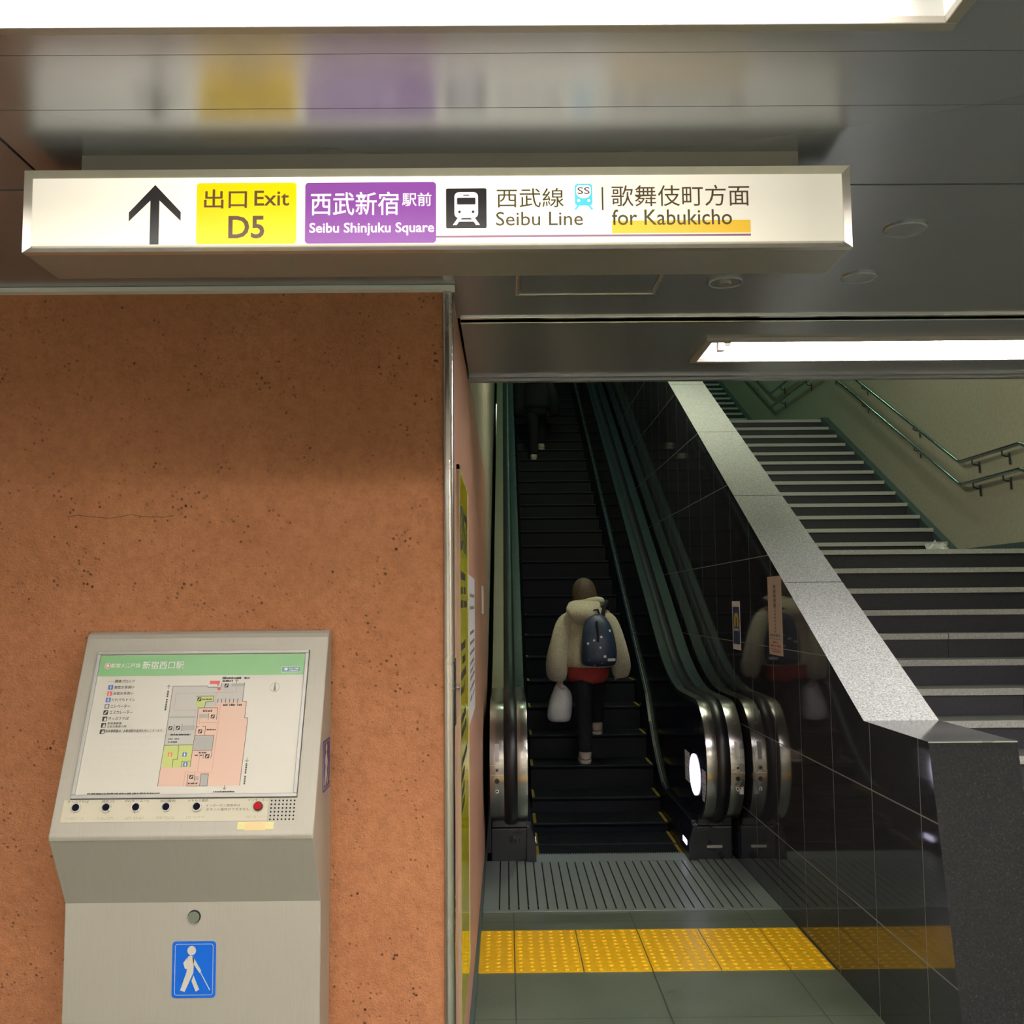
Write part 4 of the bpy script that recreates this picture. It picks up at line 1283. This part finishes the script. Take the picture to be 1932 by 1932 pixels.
box(bm, -0.143, 1.408, 5.43, 6.47, 0.0, 0.001, 1)
box(bm, -0.143, 1.408, 5.43, 5.46, 0.001, 0.006)
box(bm, -0.143, -0.052, 5.46, 6.47, 0.001, 0.006)
for k in range(27):
    xk = -0.0445 + 0.0505 * k
    box(bm, xk, xk + 0.0425, 5.46, 6.47, 0.001, 0.006)
box(bm, 1.319, 1.408, 5.46, 6.47, 0.001, 0.006)
obj('landing_plate', bm, [M['landing'], M['void']], esc)
bm = B()
box(bm, -0.01, 0.16, 5.50, 5.545, 0.005, 0.0056)
obj('maker_mark', bm, M['skirt'], esc)

# balustrade paths (y, z) with outward normals
DC_Y, DC_Z, DR = 6.44, 0.622, 0.385
def rail_path(off=0.0):
    pts = []
    for k in range(25):
        t = math.radians(270 - 180 * k / 24)
        pts.append((DC_Y + (DR + off) * math.cos(t), DC_Z + (DR + off) * math.sin(t)))
    zt = DC_Z + DR + off
    # flat, then easing into the incline
    yk = (zt - 0.90 - off * 1.13 - Z0) / ES + Y0
    rr = 0.55
    for y in [DC_Y + (yk - rr - DC_Y) * i / 4 for i in range(1, 4)]:
        pts.append((y, zt))
    for k in range(9):
        s = k / 8
        y = yk - rr + 2 * rr * s
        pts.append((y, zt + ES * rr * s * s))
    y = yk + rr
    z = zt + ES * rr
    for k in range(1, 9):
        pts.append((y + (18.0 - y) * k / 8, z + ES * (18.0 - y) * k / 8))
    return pts
def edge_z(y):
    if y < 7.55: return 0.216
    if y > 8.55: return nose(y) + 0.012 + 0.11
    t = (y - 7.55)
    ze = nose(8.55) + 0.122
    return 0.216 + (ze - 0.216) * t ** 2 if False else 0.216 + (ze - 0.216) * (t ** 1.7)
EDGE_Y = [6.44, 6.8, 7.2, 7.55, 7.75, 7.95, 8.15, 8.35, 8.55, 9.2, 10.5, 12.0, 14.0, 16.0, 18.0]

def band(path, xa, xb, thick, bm, mi=0, crown=0.0):
    """strip following the path, from x=xa to xb, thick inward"""
    n = len(path)
    cols_ = []
    for i, (y, z) in enumerate(path):
        y0, z0 = path[max(0, i - 1)]
        y1, z1 = path[min(n - 1, i + 1)]
        d = Vector((0, y1 - y0, z1 - z0)).normalized()
        nr = Vector((0, -d.z, d.y))
        p = Vector((0, y, z))
        xm = (xa + xb) / 2
        q = [Vector((xa, 0, 0)) + p - nr * thick, Vector((xa, 0, 0)) + p - nr * crown, Vector((xa * 0.75 + xb * 0.25, 0, 0)) + p, Vector((xa * 0.25 + xb * 0.75, 0, 0)) + p, Vector((xb, 0, 0)) + p - nr * crown, Vector((xb, 0, 0)) + p - nr * thick]
        cols_.append([bm.verts.new(v) for v in q])
    for a, b in zip(cols_, cols_[1:]):
        for k in range(6):
            f = bm.faces.new((a[k], a[(k + 1) % 6], b[(k + 1) % 6], b[k]))
            f.material_index = mi
    bm.faces.new(cols_[0][::-1]).material_index = mi
    bm.faces.new(cols_[-1]).material_index = mi

for s in (-1, 1):
    X = lambda o: EC + s * o
    bm = B()
    band(rail_path(0.0), X(0.5835), X(0.6615), 0.05, bm, crown=0.016)
    obj('handrail', bm, M['rubber'], esc, smooth=True, angle=50)
    NW = 31
    bm = B()
    band(rail_path(-0.018)[:NW], X(0.5235), X(0.5835), 0.03, bm, crown=0.002)
    obj('inner_trim', bm, M['steel'], esc, smooth=True, angle=50)
    bm = B()
    band(rail_path(-0.022)[:NW], X(0.6615), X(0.745), 0.03, bm, crown=0.002)
    ot = obj('outer_trim', bm, M['steel'], esc, smooth=True, angle=50)
    bm = B()
    band(rail_path(-0.018)[NW - 1:], X(0.5235), X(0.5835), 0.03, bm, crown=0.002)
    obj('inner_deck', bm, M['trim_dimmed'], esc, smooth=True, angle=50)
    bm = B()
    band(rail_path(-0.022)[NW - 1:], X(0.6615), X(0.745), 0.03, bm, crown=0.002)
    obj('outer_deck', bm, M['deck_olive'] if s < 0 else M['trim_dimmed'], esc, smooth=True, angle=50)
    # inner panel: fills between the trim and the deck edge
    bm = B()
    path = rail_path(-0.046)
    lower = [(y, edge_z(y)) for y in EDGE_Y]
    poly = path + lower[::-1]
    va = [bm.verts.new((X(0.526), y, z)) for y, z in poly]
    vb = [bm.verts.new((X(0.735), y, z)) for y, z in poly]
    n = len(poly)
    for i in range(n):
        bm.faces.new((va[i], va[(i + 1) % n], vb[(i + 1) % n], vb[i]))
    f1, f2 = bm.faces.new(va), bm.faces.new(vb[::-1])
    bmesh.ops.triangulate(bm, faces=[f1, f2], ngon_method='EAR_CLIP')
    obj('inner_panel', bm, M['panel_dark'], esc)
    # pale edging at the foot of the panel, deck and skirt below
    bm = B()
    tube(bm, [(X(0.519), y, edge_z(y)) for y in EDGE_Y], 0.0038, 8)
    obj('edge_strip', bm, M['edging'], esc, smooth=True)
    bm = B()
    prev = None
    for y in EDGE_Y:
        ze = edge_z(y)
        zb = (0.0 if y < 7.0 else (nose(y) - 0.25 if y > 7.9 else -0.05))
        ring_ = [bm.verts.new(q) for q in ((X(0.526), y, ze), (X(0.500), y, ze - 0.004), (X(0.470), y, ze - 0.10), (X(0.466), y, zb - 0.12), (X(0.526), y, zb - 0.12))]
        if prev:
            for k in range(5):
                bm.faces.new((prev[k], prev[(k + 1) % 5], ring_[(k + 1) % 5], ring_[k]))
        else:
            bm.faces.new(ring_[::-1])
        prev = ring_
    bm.faces.new(prev)
    obj('skirt', bm, M['skirt'], esc)
    # newel base box
    bm = B()
    prism_x(bm, [(6.47, 0.0), (6.47, 0.20), (6.50, 0.235), (7.6, 0.235), (7.6, 0.0)], X(0.494), X(0.745))
    nb = obj('newel_base', bm, M['skirt'], esc, bevel=0.006)
    if s > 0:
        bm = B()
        box(bm, X(0.585), X(0.680), 6.4665, 6.472, 0.072, 0.088)
        obj('base_plate', bm, M['steel_soft'], nb)
    # entry lamp on the inner panel, with its two printed labels
    ip = Plane((X(0.526), 0, 0), (0, s * -1, 0), (0, 0, 1))
    def D(y): return -s * y
    bm = B()
    ip.disc(bm, D(6.49), 0.515, 0.16, 0.0, 0.006, rb=0.125, seg=32)
    obj('entry_lamp', bm, M['small_lamp'], esc)
    bm = B()
    ip.rect(bm, D(6.67), 0.43, D(6.84), 0.62, 0.0, 0.001)
    la = obj('printed_label', bm, M['paper'], esc)
    bars(ip, [(min(D(6.69), D(6.82)), z, max(D(6.69), D(6.82)), z + 0.008) for z in (0.45, 0.47, 0.49, 0.51, 0.55, 0.575)], M['ink_grey'], la, 'small_print', h=0.001, dash=0.02, seed=31)
    bm = B()
    ip.rect(bm, D(6.145), 0.40, D(6.255), 0.585, 0.0, 0.001)
    lb = obj('printed_label', bm, M['paper'], esc)
    bars(ip, [(min(D(6.16), D(6.24)), z, max(D(6.16), D(6.24)), z + 0.008) for z in (0.42, 0.44, 0.46, 0.50, 0.54)], M['ink_grey'], lb, 'small_print', h=0.001, dash=0.016, seed=32)
    # small lamp in the skirt
    bm = B()
    sp_ = Plane((X(0.4692), 0, 0), (0, -s, 0), (0, 0, 1))
    sp_.rect(bm, min(D(6.51), D(6.66)), 0.078, max(D(6.51), D(6.66)), 0.112, -0.004, 0.0008, r=0.012)
    obj('skirt_lamp', bm, M['small_lamp'], esc)
    # fittings on the outer trim of the newel front
    def front(z, o=0.0):
        r = DR - 0.022 + o
        return DC_Y - math.sqrt(max(1e-6, r * r - (z - DC_Z) ** 2))
    xm = X(0.703)
    bm = B()
    zs = [0.665 + 0.1 * k / 5 for k in range(6)]
    prv = None
    for z in zs:
        cur = [bm.verts.new((xm - 0.013, front(z, 0.0012), z)), bm.verts.new((xm + 0.013, front(z, 0.0012), z))]
        if prv:
            bm.faces.new((prv[0], prv[1], cur[1], cur[0]))
        prv = cur
    ol = obj('warning_label', bm, M['paper'], ot)
    for z, r, mt, nm in ((0.617, 0.0125, 'sticker_pink', 'stop_label'), (0.553, 0.0135, 'black', 'emergency_button'), (0.493, 0.011, 'chrome', 'key_switch')):
        bm = B()
        tube(bm, [(xm, front(z) + 0.004, z), (xm, front(z) - 0.006, z)], r, 18)
        o = obj(nm, bm, M[mt], ot, smooth=True, angle=40)
        if nm == 'stop_label':
            bm = B()
            tube(bm, [(xm, front(z) - 0.0055, z), (xm, front(z) - 0.0068, z)], r * 0.62, 14)
            obj('stop_print', bm, M['ink'], ot)
        if nm == 'key_switch':
            bm = B()
            tube(bm, [(xm, front(z) - 0.0055, z), (xm, front(z) - 0.0072, z)], r * 0.5, 14)
            obj('key_slot', bm, M['black'], ot)
    # panel seams of the steel cover
    for z in (0.645, 0.588):
        bm = B()
        box(bm, X(0.664), X(0.742), front(z) - 0.0012, front(z) + 0.01, z - 0.0012, z + 0.0012)
        obj('cover_seam', bm, M['chrome'], ot)
    if s > 0:
        bm = B()
        box(bm, xm + 0.012, xm + 0.034, front(0.49) - 0.004, front(0.49) + 0.003, 0.462, 0.512)
        obj('tag_label', bm, M['paper'], ot)
        bm = B()
        box(bm, xm + 0.010, xm + 0.018, front(0.50) - 0.006, front(0.50) + 0.001, 0.492, 0.502)
        obj('tag_print', bm, M['red_ink'], ot)
# truss cover below the steps
bm = B()
prism_x(bm, [(7.2, -0.4), (7.2, -0.14), (7.9, -0.10), (18.5, nose(18.5) - 0.42), (18.5, nose(18.5) - 0.6)], EC - 0.5, EC + 0.5)
obj('truss_cover', bm, M['void'], esc)
bm = B()
box(bm, -0.142, XR, 6.49, 7.3, -0.5, -0.14)
tag(obj('floor_pit', bm, M['void']), 'dark pit under the escalator foot', 'floor', kind='structure')
# upper floor where the escalator ends
bm = B()
box(bm, -0.142, XR, 18.1, 22.0, 5.6, 5.8)
tag(obj('floor_upper', bm, M['floor']), 'dark upper floor at the head of the escalator', 'floor', kind='structure')

# ------------------------------------------------------------------ stair handrails
def stair_rail(h0, xr, label):
    r = 0.019
    t = thing('stair_handrail', (xr, 8.0, 1.97 + h0), label, 'handrail', 'double handrails on the stair wall')
    path = [(xr, 4.6, 0.35 + h0), (xr, 8.0, 1.97 + h0), (xr, 9.10, 1.97 + h0), (xr, 13.05 - 0.3, 3.92 - 0.09 + h0), (xr, 15.45, 3.92 + h0 + 0.0), (xr, 19.0, 5.70 + h0)]
    path[3] = (xr, 12.85, 3.90 + h0)
    bm = B()
    pts = []
    for i, p in enumerate(path):
        p = Vector(p)
        if 0 < i < len(path) - 1:
            a, b = Vector(path[i - 1]), Vector(path[i + 1])
            da, db = (a - p).normalized() * 0.05, (b - p).normalized() * 0.05
            for k in range(5):
                s_ = k / 4
                pts.append(p + da * (1 - s_) ** 2 + db * s_ ** 2)
        else:
            pts.append(p)
    tube(bm, pts, r, 14)
    obj('rail', bm, M['chrome'], t, smooth=True, angle=60)
    def at(y):
        for a, b in zip(path, path[1:]):
            if a[1] <= y <= b[1]:
                return a[2] + (b[2] - a[2]) * (y - a[1]) / (b[1] - a[1])
    for y in (6.2, 7.4, 8.32, 8.86, 10.1, 11.5, 12.6, 13.6, 14.9, 16.5):
        z = at(y)
        bm = B()
        tube(bm, [(xr, y, z - 0.012), (xr + 0.002, y, z - 0.05), (xr + 0.03, y, z - 0.06), (XS - 0.008, y, z - 0.06)], 0.007, 8)
        tube(bm, [(XS - 0.012, y, z - 0.03), (XS - 0.012, y, z - 0.13)], 0.008, 8)
        obj('wall_bracket', bm, M['dark_steel'], t, smooth=True)
stair_rail(0.845, 4.085, 'upper one of the two steel handrails along the olive stair wall')
stair_rail(0.640, 4.085, 'lower one of the two steel handrails along the olive stair wall')

# glowing strip added for a bright spot on the shaft wall
wl = thing('bright_spot', (-0.13, 17.1, 4.6), 'added glowing strip for the bright spot on the olive wall left of the escalator', 'glowing strip')
bm = B()
prism_x(bm, [(17.0, 4.28), (17.0, 4.95), (17.06, 4.95), (17.06, 4.28)], -0.142, -0.118)
obj('housing', bm, M['lamp_frame'], wl)
bm = B()
box(bm, -0.138, -0.100, 16.985, 17.0, 4.30, 4.93)
obj('diffuser', bm, emitter('bright_spot_glow', (1.0, 1.0, 0.86), 3.0), wl)

# crumpled sheet on the landing
bm = B()
N = 9
for i in range(N + 1):
    for j in range(N + 1):
        u, v = i / N, j / N
        p = Vector((3.86 + 0.21 * u + 0.01 * noise.noise((u * 4, v * 4, 1)), 9.30 + 0.10 * v + 0.05 * noise.noise((u * 5, v * 5, 3)), 1.972 + 0.17 * v * (0.75 + 0.4 * noise.noise((u * 3.5, v * 2, 7))) + 0.03 * abs(noise.noise((u * 6, v * 6, 5)))))
        bm.verts.new(p)
bm.verts.ensure_lookup_table()
for i in range(N):
    for j in range(N):
        a = i * (N + 1) + j
        bm.faces.new([bm.verts[q] for q in (a, a + N + 1, a + N + 2, a + 1)])
o = obj('crumpled_paper', bm, M['paper'])
sm = o.modifiers.new('thickness', 'SOLIDIFY'); sm.thickness = 0.002
tag(o, 'crumpled pale paper on the stair landing below the olive wall', 'litter')

# ------------------------------------------------------------------ people
def skin_body(name, chain, edges, radii, material, parent, origin):
    me = bpy.data.meshes.new(name)
    me.from_pydata(chain, edges, [])
    o = bpy.data.objects.new(name, me)
    COL.objects.link(o)
    sk = o.modifiers.new('skin', 'SKIN')
    sk.use_smooth_shade = True
    for i, r in enumerate(radii):
        sv = me.skin_vertices[0].data[i]
        sv.radius = (r, r) if not isinstance(r, tuple) else r
        sv.use_root = (i == 0)
    ss = o.modifiers.new('smooth', 'SUBSURF')
    ss.levels = ss.render_levels = 2
    bpy.context.view_layer.update()
    new = bpy.data.meshes.new_from_object(o.evaluated_get(bpy.context.evaluated_depsgraph_get()))
    bpy.data.objects.remove(o)
    new.name = name
    new.materials.clear()
    new.materials.append(material)
    for p in new.polygons:
        p.use_smooth = True
    return link(name, new, parent)

def ZM(z):
    return z if z < 0.7 else 0.7 + (z - 0.7) * 0.945

class Skel:
    def __init__(s):
        s.v, s.e, s.r = [], [], []
    def add(s, p, r, par=None):
        s.v.append((p[0], p[1], ZM(p[2]))); s.r.append(r)
        if par is not None:
            s.e.append((par, len(s.v) - 1))
        return len(s.v) - 1
    def chain(s, pts, par):
        for p, r in pts:
            par = s.add(p, r, par)
        return par
    def hand(s, wrist, par, d, side, curl, n):
        """palm, four fingers and a thumb; d = direction of the fingers, side = across the palm toward the thumb, n = the way the palm faces"""
        d, side, n = Vector(d).normalized(), Vector(side).normalized(), Vector(n).normalized()
        w = Vector(wrist)
        palm = s.add(w + d * 0.045, (0.026, 0.016), par)
        for i, (o_, L_) in enumerate(((0.026, 0.062), (0.009, 0.070), (-0.009, 0.066), (-0.026, 0.052))):
            k = w + d * 0.078 + side * o_
            a1 = k + (d * math.cos(curl) + n * math.sin(curl)) * L_ * 0.48
            a2 = a1 + (d * math.cos(curl * 2) + n * math.sin(curl * 2)) * L_ * 0.32
            a3 = a2 + (d * math.cos(curl * 2.8) + n * math.sin(curl * 2.8)) * L_ * 0.24
            s.chain([(k, 0.0088), (a1, 0.0082), (a2, 0.0074), (a3, 0.006)], palm)
        b = w + d * 0.03 + side * 0.032
        s.chain([(b, 0.011), (b + d * 0.03 + side * 0.018 + n * 0.008, 0.0095), (b + d * 0.055 + side * 0.014 + n * 0.024, 0.008)], palm)

def build_person(base, label, dark=False):
    """woman seen from behind, climbing: left foot on the lower step, right foot on the next"""
    P = thing('person', base, label, 'person')
    rise, go = 0.186, 0.345
    S = Skel()
    pel = S.add((0.0, 0.15, 0.735), (0.10, 0.075))
    wa = S.add((0.0, 0.16, 0.87), (0.10, 0.075), pel)
    ch = S.add((0.0, 0.19, 1.05), (0.125, 0.09), wa)
    up = S.add((-0.003, 0.20, 1.165), (0.09, 0.06), ch)
    ne = S.add((-0.012, 0.215, 1.235), (0.042, 0.042), up)
    hb = S.add((-0.018, 0.225, 1.300), (0.058, 0.062), ne)
    hm = S.add((-0.024, 0.232, 1.372), (0.078, 0.088), hb)
    ht = S.add((-0.026, 0.228, 1.432), (0.052, 0.06), hm)
    S.chain([((-0.022, 0.325, 1.352), 0.013)], hm)                 # nose
    S.chain([((-0.106, 0.228, 1.352), 0.015)], hm)                 # ears
    S.chain([((0.058, 0.228, 1.352), 0.015)], hm)
    # arms
    lw = S.chain([((-0.145, 0.20, 1.165), 0.055), ((-0.205, 0.14, 1.02), 0.045), ((-0.240, 0.14, 0.885), 0.04), ((-0.246, 0.17, 0.74), 0.033), ((-0.238, 0.185, 0.655), 0.024)], up)
    S.hand((-0.238, 0.185, 0.655), lw, (0.05, 0.05, -1), (0, 1, 0.05), 0.75, (1, 0, 0))
    rw = S.chain([((0.140, 0.20, 1.165), 0.055), ((0.190, 0.15, 1.03), 0.045), ((0.226, 0.16, 0.90), 0.04), ((0.248, 0.20, 0.82), 0.033), ((0.252, 0.225, 0.745), 0.024)], up)
    S.hand((0.252, 0.225, 0.745), rw, (0.0, 0.2, -1), (0, 1, 0.2), 0.45, (-1, 0, 0))
    # legs: left straight behind, right bent on the next step
    S.chain([((-0.055, 0.135, 0.66), 0.066), ((-0.049, 0.124, 0.40), 0.046), ((-0.046, 0.10, 0.22), 0.040), ((-0.045, 0.075, 0.085), 0.034), ((-0.045, 0.10, 0.045), 0.034), ((-0.045, 0.22, 0.028), 0.03)], pel)
    S.chain([((0.058, 0.19, 0.67), 0.062), ((0.072, 0.362, 0.53), 0.048), ((0.072, 0.368, 0.40), 0.040), ((0.070, 0.345, 0.275), 0.034), ((0.070, 0.37, 0.235), 0.034), ((0.070, 0.49, 0.218), 0.03)], pel)
    skin_body('body', S.v, S.e, S.r, M['skin'] if not dark else M['black_cloth'], P, base)
    Vb = Vector(base)
    W = lambda p: Vb + Vector((p[0], p[1], ZM(p[2])))
    def piece(name, rings, m, seg=18, power=2.0, jit=0.0, sub=1, seed=0, parent=P):
        bm = B()
        loft(bm, [(W(r[0]),) + tuple(r[1:]) for r in rings], seg, 0, power, jit, seed)
        return subsurf(obj(name, bm, m, parent), sub)
    coat = M['fleece'] if not dark else M['black_cloth']
    # trousers: hips, then the two legs, one mesh
    bm = B()
    loft(bm, [(W((0.002, 0.15, 0.86)), 0.135, 0.105), (W((0.004, 0.15, 0.74)), 0.150, 0.118), (W((0.004, 0.155, 0.665)), 0.152, 0.118), (W((0.004, 0.16, 0.61)), 0.13, 0.10)], 18)
    loft(bm, [(W((-0.055, 0.135, 0.70)), 0.088, 0.098), (W((-0.052, 0.13, 0.56)), 0.084, 0.090), (W((-0.048, 0.122, 0.40)), 0.068, 0.072), (W((-0.046, 0.10, 0.24)), 0.060, 0.064), (W((-0.045, 0.085, 0.10)), 0.056, 0.060), (W((-0.045, 0.082, 0.082)), 0.052, 0.056)], 14)
    loft(bm, [(W((0.058, 0.17, 0.69)), 0.088, 0.10), (W((0.066, 0.27, 0.63)), 0.084, 0.098, 35), (W((0.072, 0.365, 0.555)), 0.070, 0.082, 25), (W((0.073, 0.375, 0.44)), 0.062, 0.066), (W((0.071, 0.355, 0.32)), 0.057, 0.060), (W((0.070, 0.35, 0.272)), 0.054, 0.057)], 14)
    subsurf(obj('trousers', bm, M['black_cloth'], P), 1)
    # shoes
    for x, y, z in ((-0.045, 0.045, 0.0), (0.070, 0.315, rise)):
        bm = B()
        loft(bm, [(W((x, y + 0.055, z + 0.102)), 0.046, 0.052), (W((x, y + 0.06, z + 0.07)), 0.050, 0.062), (W((x, y + 0.105, z + 0.045)), 0.050, 0.115), (W((x, y + 0.12, z + 0.020)), 0.049, 0.130)], 18, power=2.4)
        sh = subsurf(obj('shoe', bm, M['shoe'], P), 1)
        bm = B()
        loft(bm, [(W((x, y + 0.12, z + 0.024)), 0.051, 0.134), (W((x, y + 0.12, z + 0.001)), 0.050, 0.132)], 20, power=2.6)
        obj('sole', bm, M['shoe_sole'], sh, smooth=True, angle=40)
    # red top under the jacket
    if not dark:
        piece('shirt', [((0.0, 0.17, 0.90), 0.15, 0.115), ((0.0, 0.165, 0.78), 0.165, 0.128), ((-0.006, 0.16, 0.70), 0.166, 0.132), ((-0.014, 0.155, 0.585), 0.162, 0.130)], M['red_knit'], 18, 2.2)
    # jacket body
    piece('jacket', [((0.0, 0.165, 0.715), 0.170, 0.135), ((0.0, 0.165, 0.745), 0.192, 0.152), ((0.0, 0.17, 0.85), 0.195, 0.160), ((0.0, 0.18, 0.98), 0.190, 0.158), ((0.0, 0.19, 1.09), 0.182, 0.146), ((-0.002, 0.20, 1.17), 0.160, 0.125), ((-0.006, 0.208, 1.225), 0.105, 0.095), ((-0.010, 0.21, 1.262), 0.078, 0.078)], coat, 26, 2.2, 0.11, 1, 1)
    # sleeves
    piece('sleeve', [((-0.115, 0.20, 1.185), 0.060, 0.080), ((-0.160, 0.18, 1.145), 0.072, 0.092), ((-0.198, 0.16, 1.045), 0.076, 0.094), ((-0.228, 0.145, 0.93), 0.080, 0.094), ((-0.248, 0.15, 0.80), 0.088, 0.098), ((-0.254, 0.16, 0.70), 0.090, 0.098), ((-0.248, 0.17, 0.642), 0.074, 0.084), ((-0.241, 0.178, 0.612), 0.046, 0.054)], coat, 20, 2.1, 0.16, 1, 3)
    piece('sleeve', [((0.112, 0.20, 1.185), 0.060, 0.080), ((0.150, 0.185, 1.145), 0.070, 0.090), ((0.182, 0.17, 1.05), 0.074, 0.092), ((0.212, 0.16, 0.94), 0.078, 0.092), ((0.236, 0.18, 0.82), 0.084, 0.096), ((0.254, 0.20, 0.715), 0.082, 0.092), ((0.256, 0.215, 0.66), 0.068, 0.078), ((0.255, 0.22, 0.632), 0.044, 0.052)], coat, 20, 2.1, 0.16, 1, 5)
    # hood hanging behind, with its thick rim round the neck
    piece('hood', [((-0.036, 0.070, 1.080), 0.040, 0.030), ((-0.040, 0.050, 1.105), 0.092, 0.060), ((-0.044, 0.045, 1.155), 0.132, 0.080), ((-0.042, 0.066, 1.215), 0.140, 0.088), ((-0.032, 0.115, 1.262), 0.122, 0.080), ((-0.018, 0.16, 1.285), 0.085, 0.055)], coat, 22, 2.0, 0.15, 1, 9)
    bm = B()
    ringp = [W((-0.012 + 0.118 * math.cos(t), 0.215 + 0.095 * math.sin(t), 1.250 + 0.022 * math.sin(t + 2.4))) for t in [2 * PI * k / 18 for k in range(19)]]
    tube(bm, ringp, 0.034, 10, radii=[0.034 + 0.006 * noise.noise(p * 9) for p in ringp])
    subsurf(obj('collar', bm, coat, P), 1)
    # hair
    hr = [((-0.012, 0.19, 1.225), 0.070, 0.052), ((-0.016, 0.180, 1.262), 0.102, 0.080), ((-0.022, 0.190, 1.315), 0.101, 0.094), ((-0.026, 0.208, 1.375), 0.095, 0.100), ((-0.028, 0.215, 1.428), 0.078, 0.086), ((-0.028, 0.218, 1.458), 0.045, 0.052), ((-0.028, 0.218, 1.468), 0.014, 0.018)]
    piece('hair', hr, M['hair'] if not dark else M['black_cloth'], 20, 2.0, 0.05, 1, 4)
    for dx in (-0.03, 0.03):
        bm = B()
        bmesh.ops.create_uvsphere(bm, u_segments=10, v_segments=8, radius=0.009, matrix=Matrix.Translation(W((-0.024 + dx, 0.318, 1.375))))
        obj('eye', bm, M['eye'], P, smooth=True)
    return P

PB = (0.645, 7.93, Z0)
build_person(PB, 'person in a cream fleece jacket climbing the escalator with a backpack and white bag')
PB = Vector(PB)
# backpack
bp = thing('backpack', PB + Vector((0.06, 0.0, 0.74)), 'dark navy sequinned backpack worn over the cream jacket', 'backpack')
bm = B()
o_ = PB
loft(bm, [(o_ + Vector((0.062, -0.010, 0.738)), 0.118, 0.050), (o_ + Vector((0.062, -0.022, 0.770)), 0.136, 0.070), (o_ + Vector((0.062, -0.028, 0.86)), 0.138, 0.078), (o_ + Vector((0.060, -0.022, 0.96)), 0.130, 0.074), (o_ + Vector((0.056, -0.008, 1.05)), 0.110, 0.064), (o_ + Vector((0.050, 0.010, 1.115)), 0.078, 0.048), (o_ + Vector((0.046, 0.022, 1.145)), 0.042, 0.026)], 24, 0, 2.7, 0.05, 3)
subsurf(obj('pack_body', bm, M['star_cloth'], bp), 1)
bm = B()
tube(bm, [o_ + Vector(q) for q in ((0.035, 0.03, 1.135), (0.03, 0.0, 1.17), (0.06, 0.0, 1.175), (0.075, 0.03, 1.135))], 0.008, 8)
obj('grab_loop', bm, M['black_cloth'], bp, smooth=True)
for x0, x1 in ((0.005, -0.09), (0.10, 0.145)):
    bm = B()
    tube(bm, [o_ + Vector(q) for q in ((x0, 0.035, 1.13), ((x0 + x1) / 2, 0.07, 1.205), (x1, 0.16, 1.235), (x1 * 1.05, 0.28, 1.20), (x1 * 1.1, 0.345, 1.06), (x1 * 1.2, 0.345, 0.92))], 0.016, 8)
    obj('shoulder_strap', bm, M['black_cloth'], bp, smooth=True)
bm = B()
for z0, z1 in ((0.0, 1.0),):
    tube(bm, [o_ + Vector(q) for q in ((0.045, -0.070, 1.085), (0.052, -0.098, 0.985), (0.050, -0.103, 0.93))], 0.009, 8)
obj('zip_flap', bm, M['black_cloth'], bp, smooth=True)
bm = B()
pk = Plane(o_ + Vector((0.150, -0.100, 0.795)), (1, 0.35, 0), (0, 0, 1))
pk.rect(bm, -0.032, -0.010, 0.032, 0.010, -0.002, 0.004, r=0.006)
obj('logo_patch', bm, M['paper'], bp)
# plastic bag hanging from the left hand
bag = thing('plastic_bag', PB + Vector((-0.23, 0.18, 0.30)), 'white plastic shopping bag hanging from the left hand of the person in cream', 'plastic bag')
bm = B()
c = PB + Vector((-0.232, 0.19, 0))
def bagc(dx, z): return c + Vector((dx, 0, z))
loft(bm, [(bagc(0.0, 0.300), 0.055, 0.040), (bagc(-0.004, 0.312), 0.088, 0.062), (bagc(-0.006, 0.350), 0.104, 0.072), (bagc(0.0, 0.42), 0.100, 0.068), (bagc(0.012, 0.49), 0.086, 0.052), (bagc(0.018, 0.54), 0.070, 0.034), (bagc(0.010, 0.575), 0.046, 0.022), (bagc(0.0, 0.60), 0.024, 0.016)], 22, 0, 2.0, 0.16, 6)
subsurf(obj('sack', bm, M['plastic_bag'], bag), 1)
for dx in (-0.018, 0.022):
    bm = B()
    tube(bm, [bagc(dx, 0.585), bagc(dx * 0.9, 0.62), bagc(dx * 0.3, 0.645), bagc(-dx * 0.4, 0.63)], 0.007, 8)
    obj('handle_loop', bm, M['plastic_bag'], bag, smooth=True)

# second rider higher up, all in dark clothes
kk = 17
build_person((0.44, Y0 + G * kk + 0.03, Z0 + ES * G * kk), 'person in dark clothes and pale shoes standing high up on the escalator', dark=True)
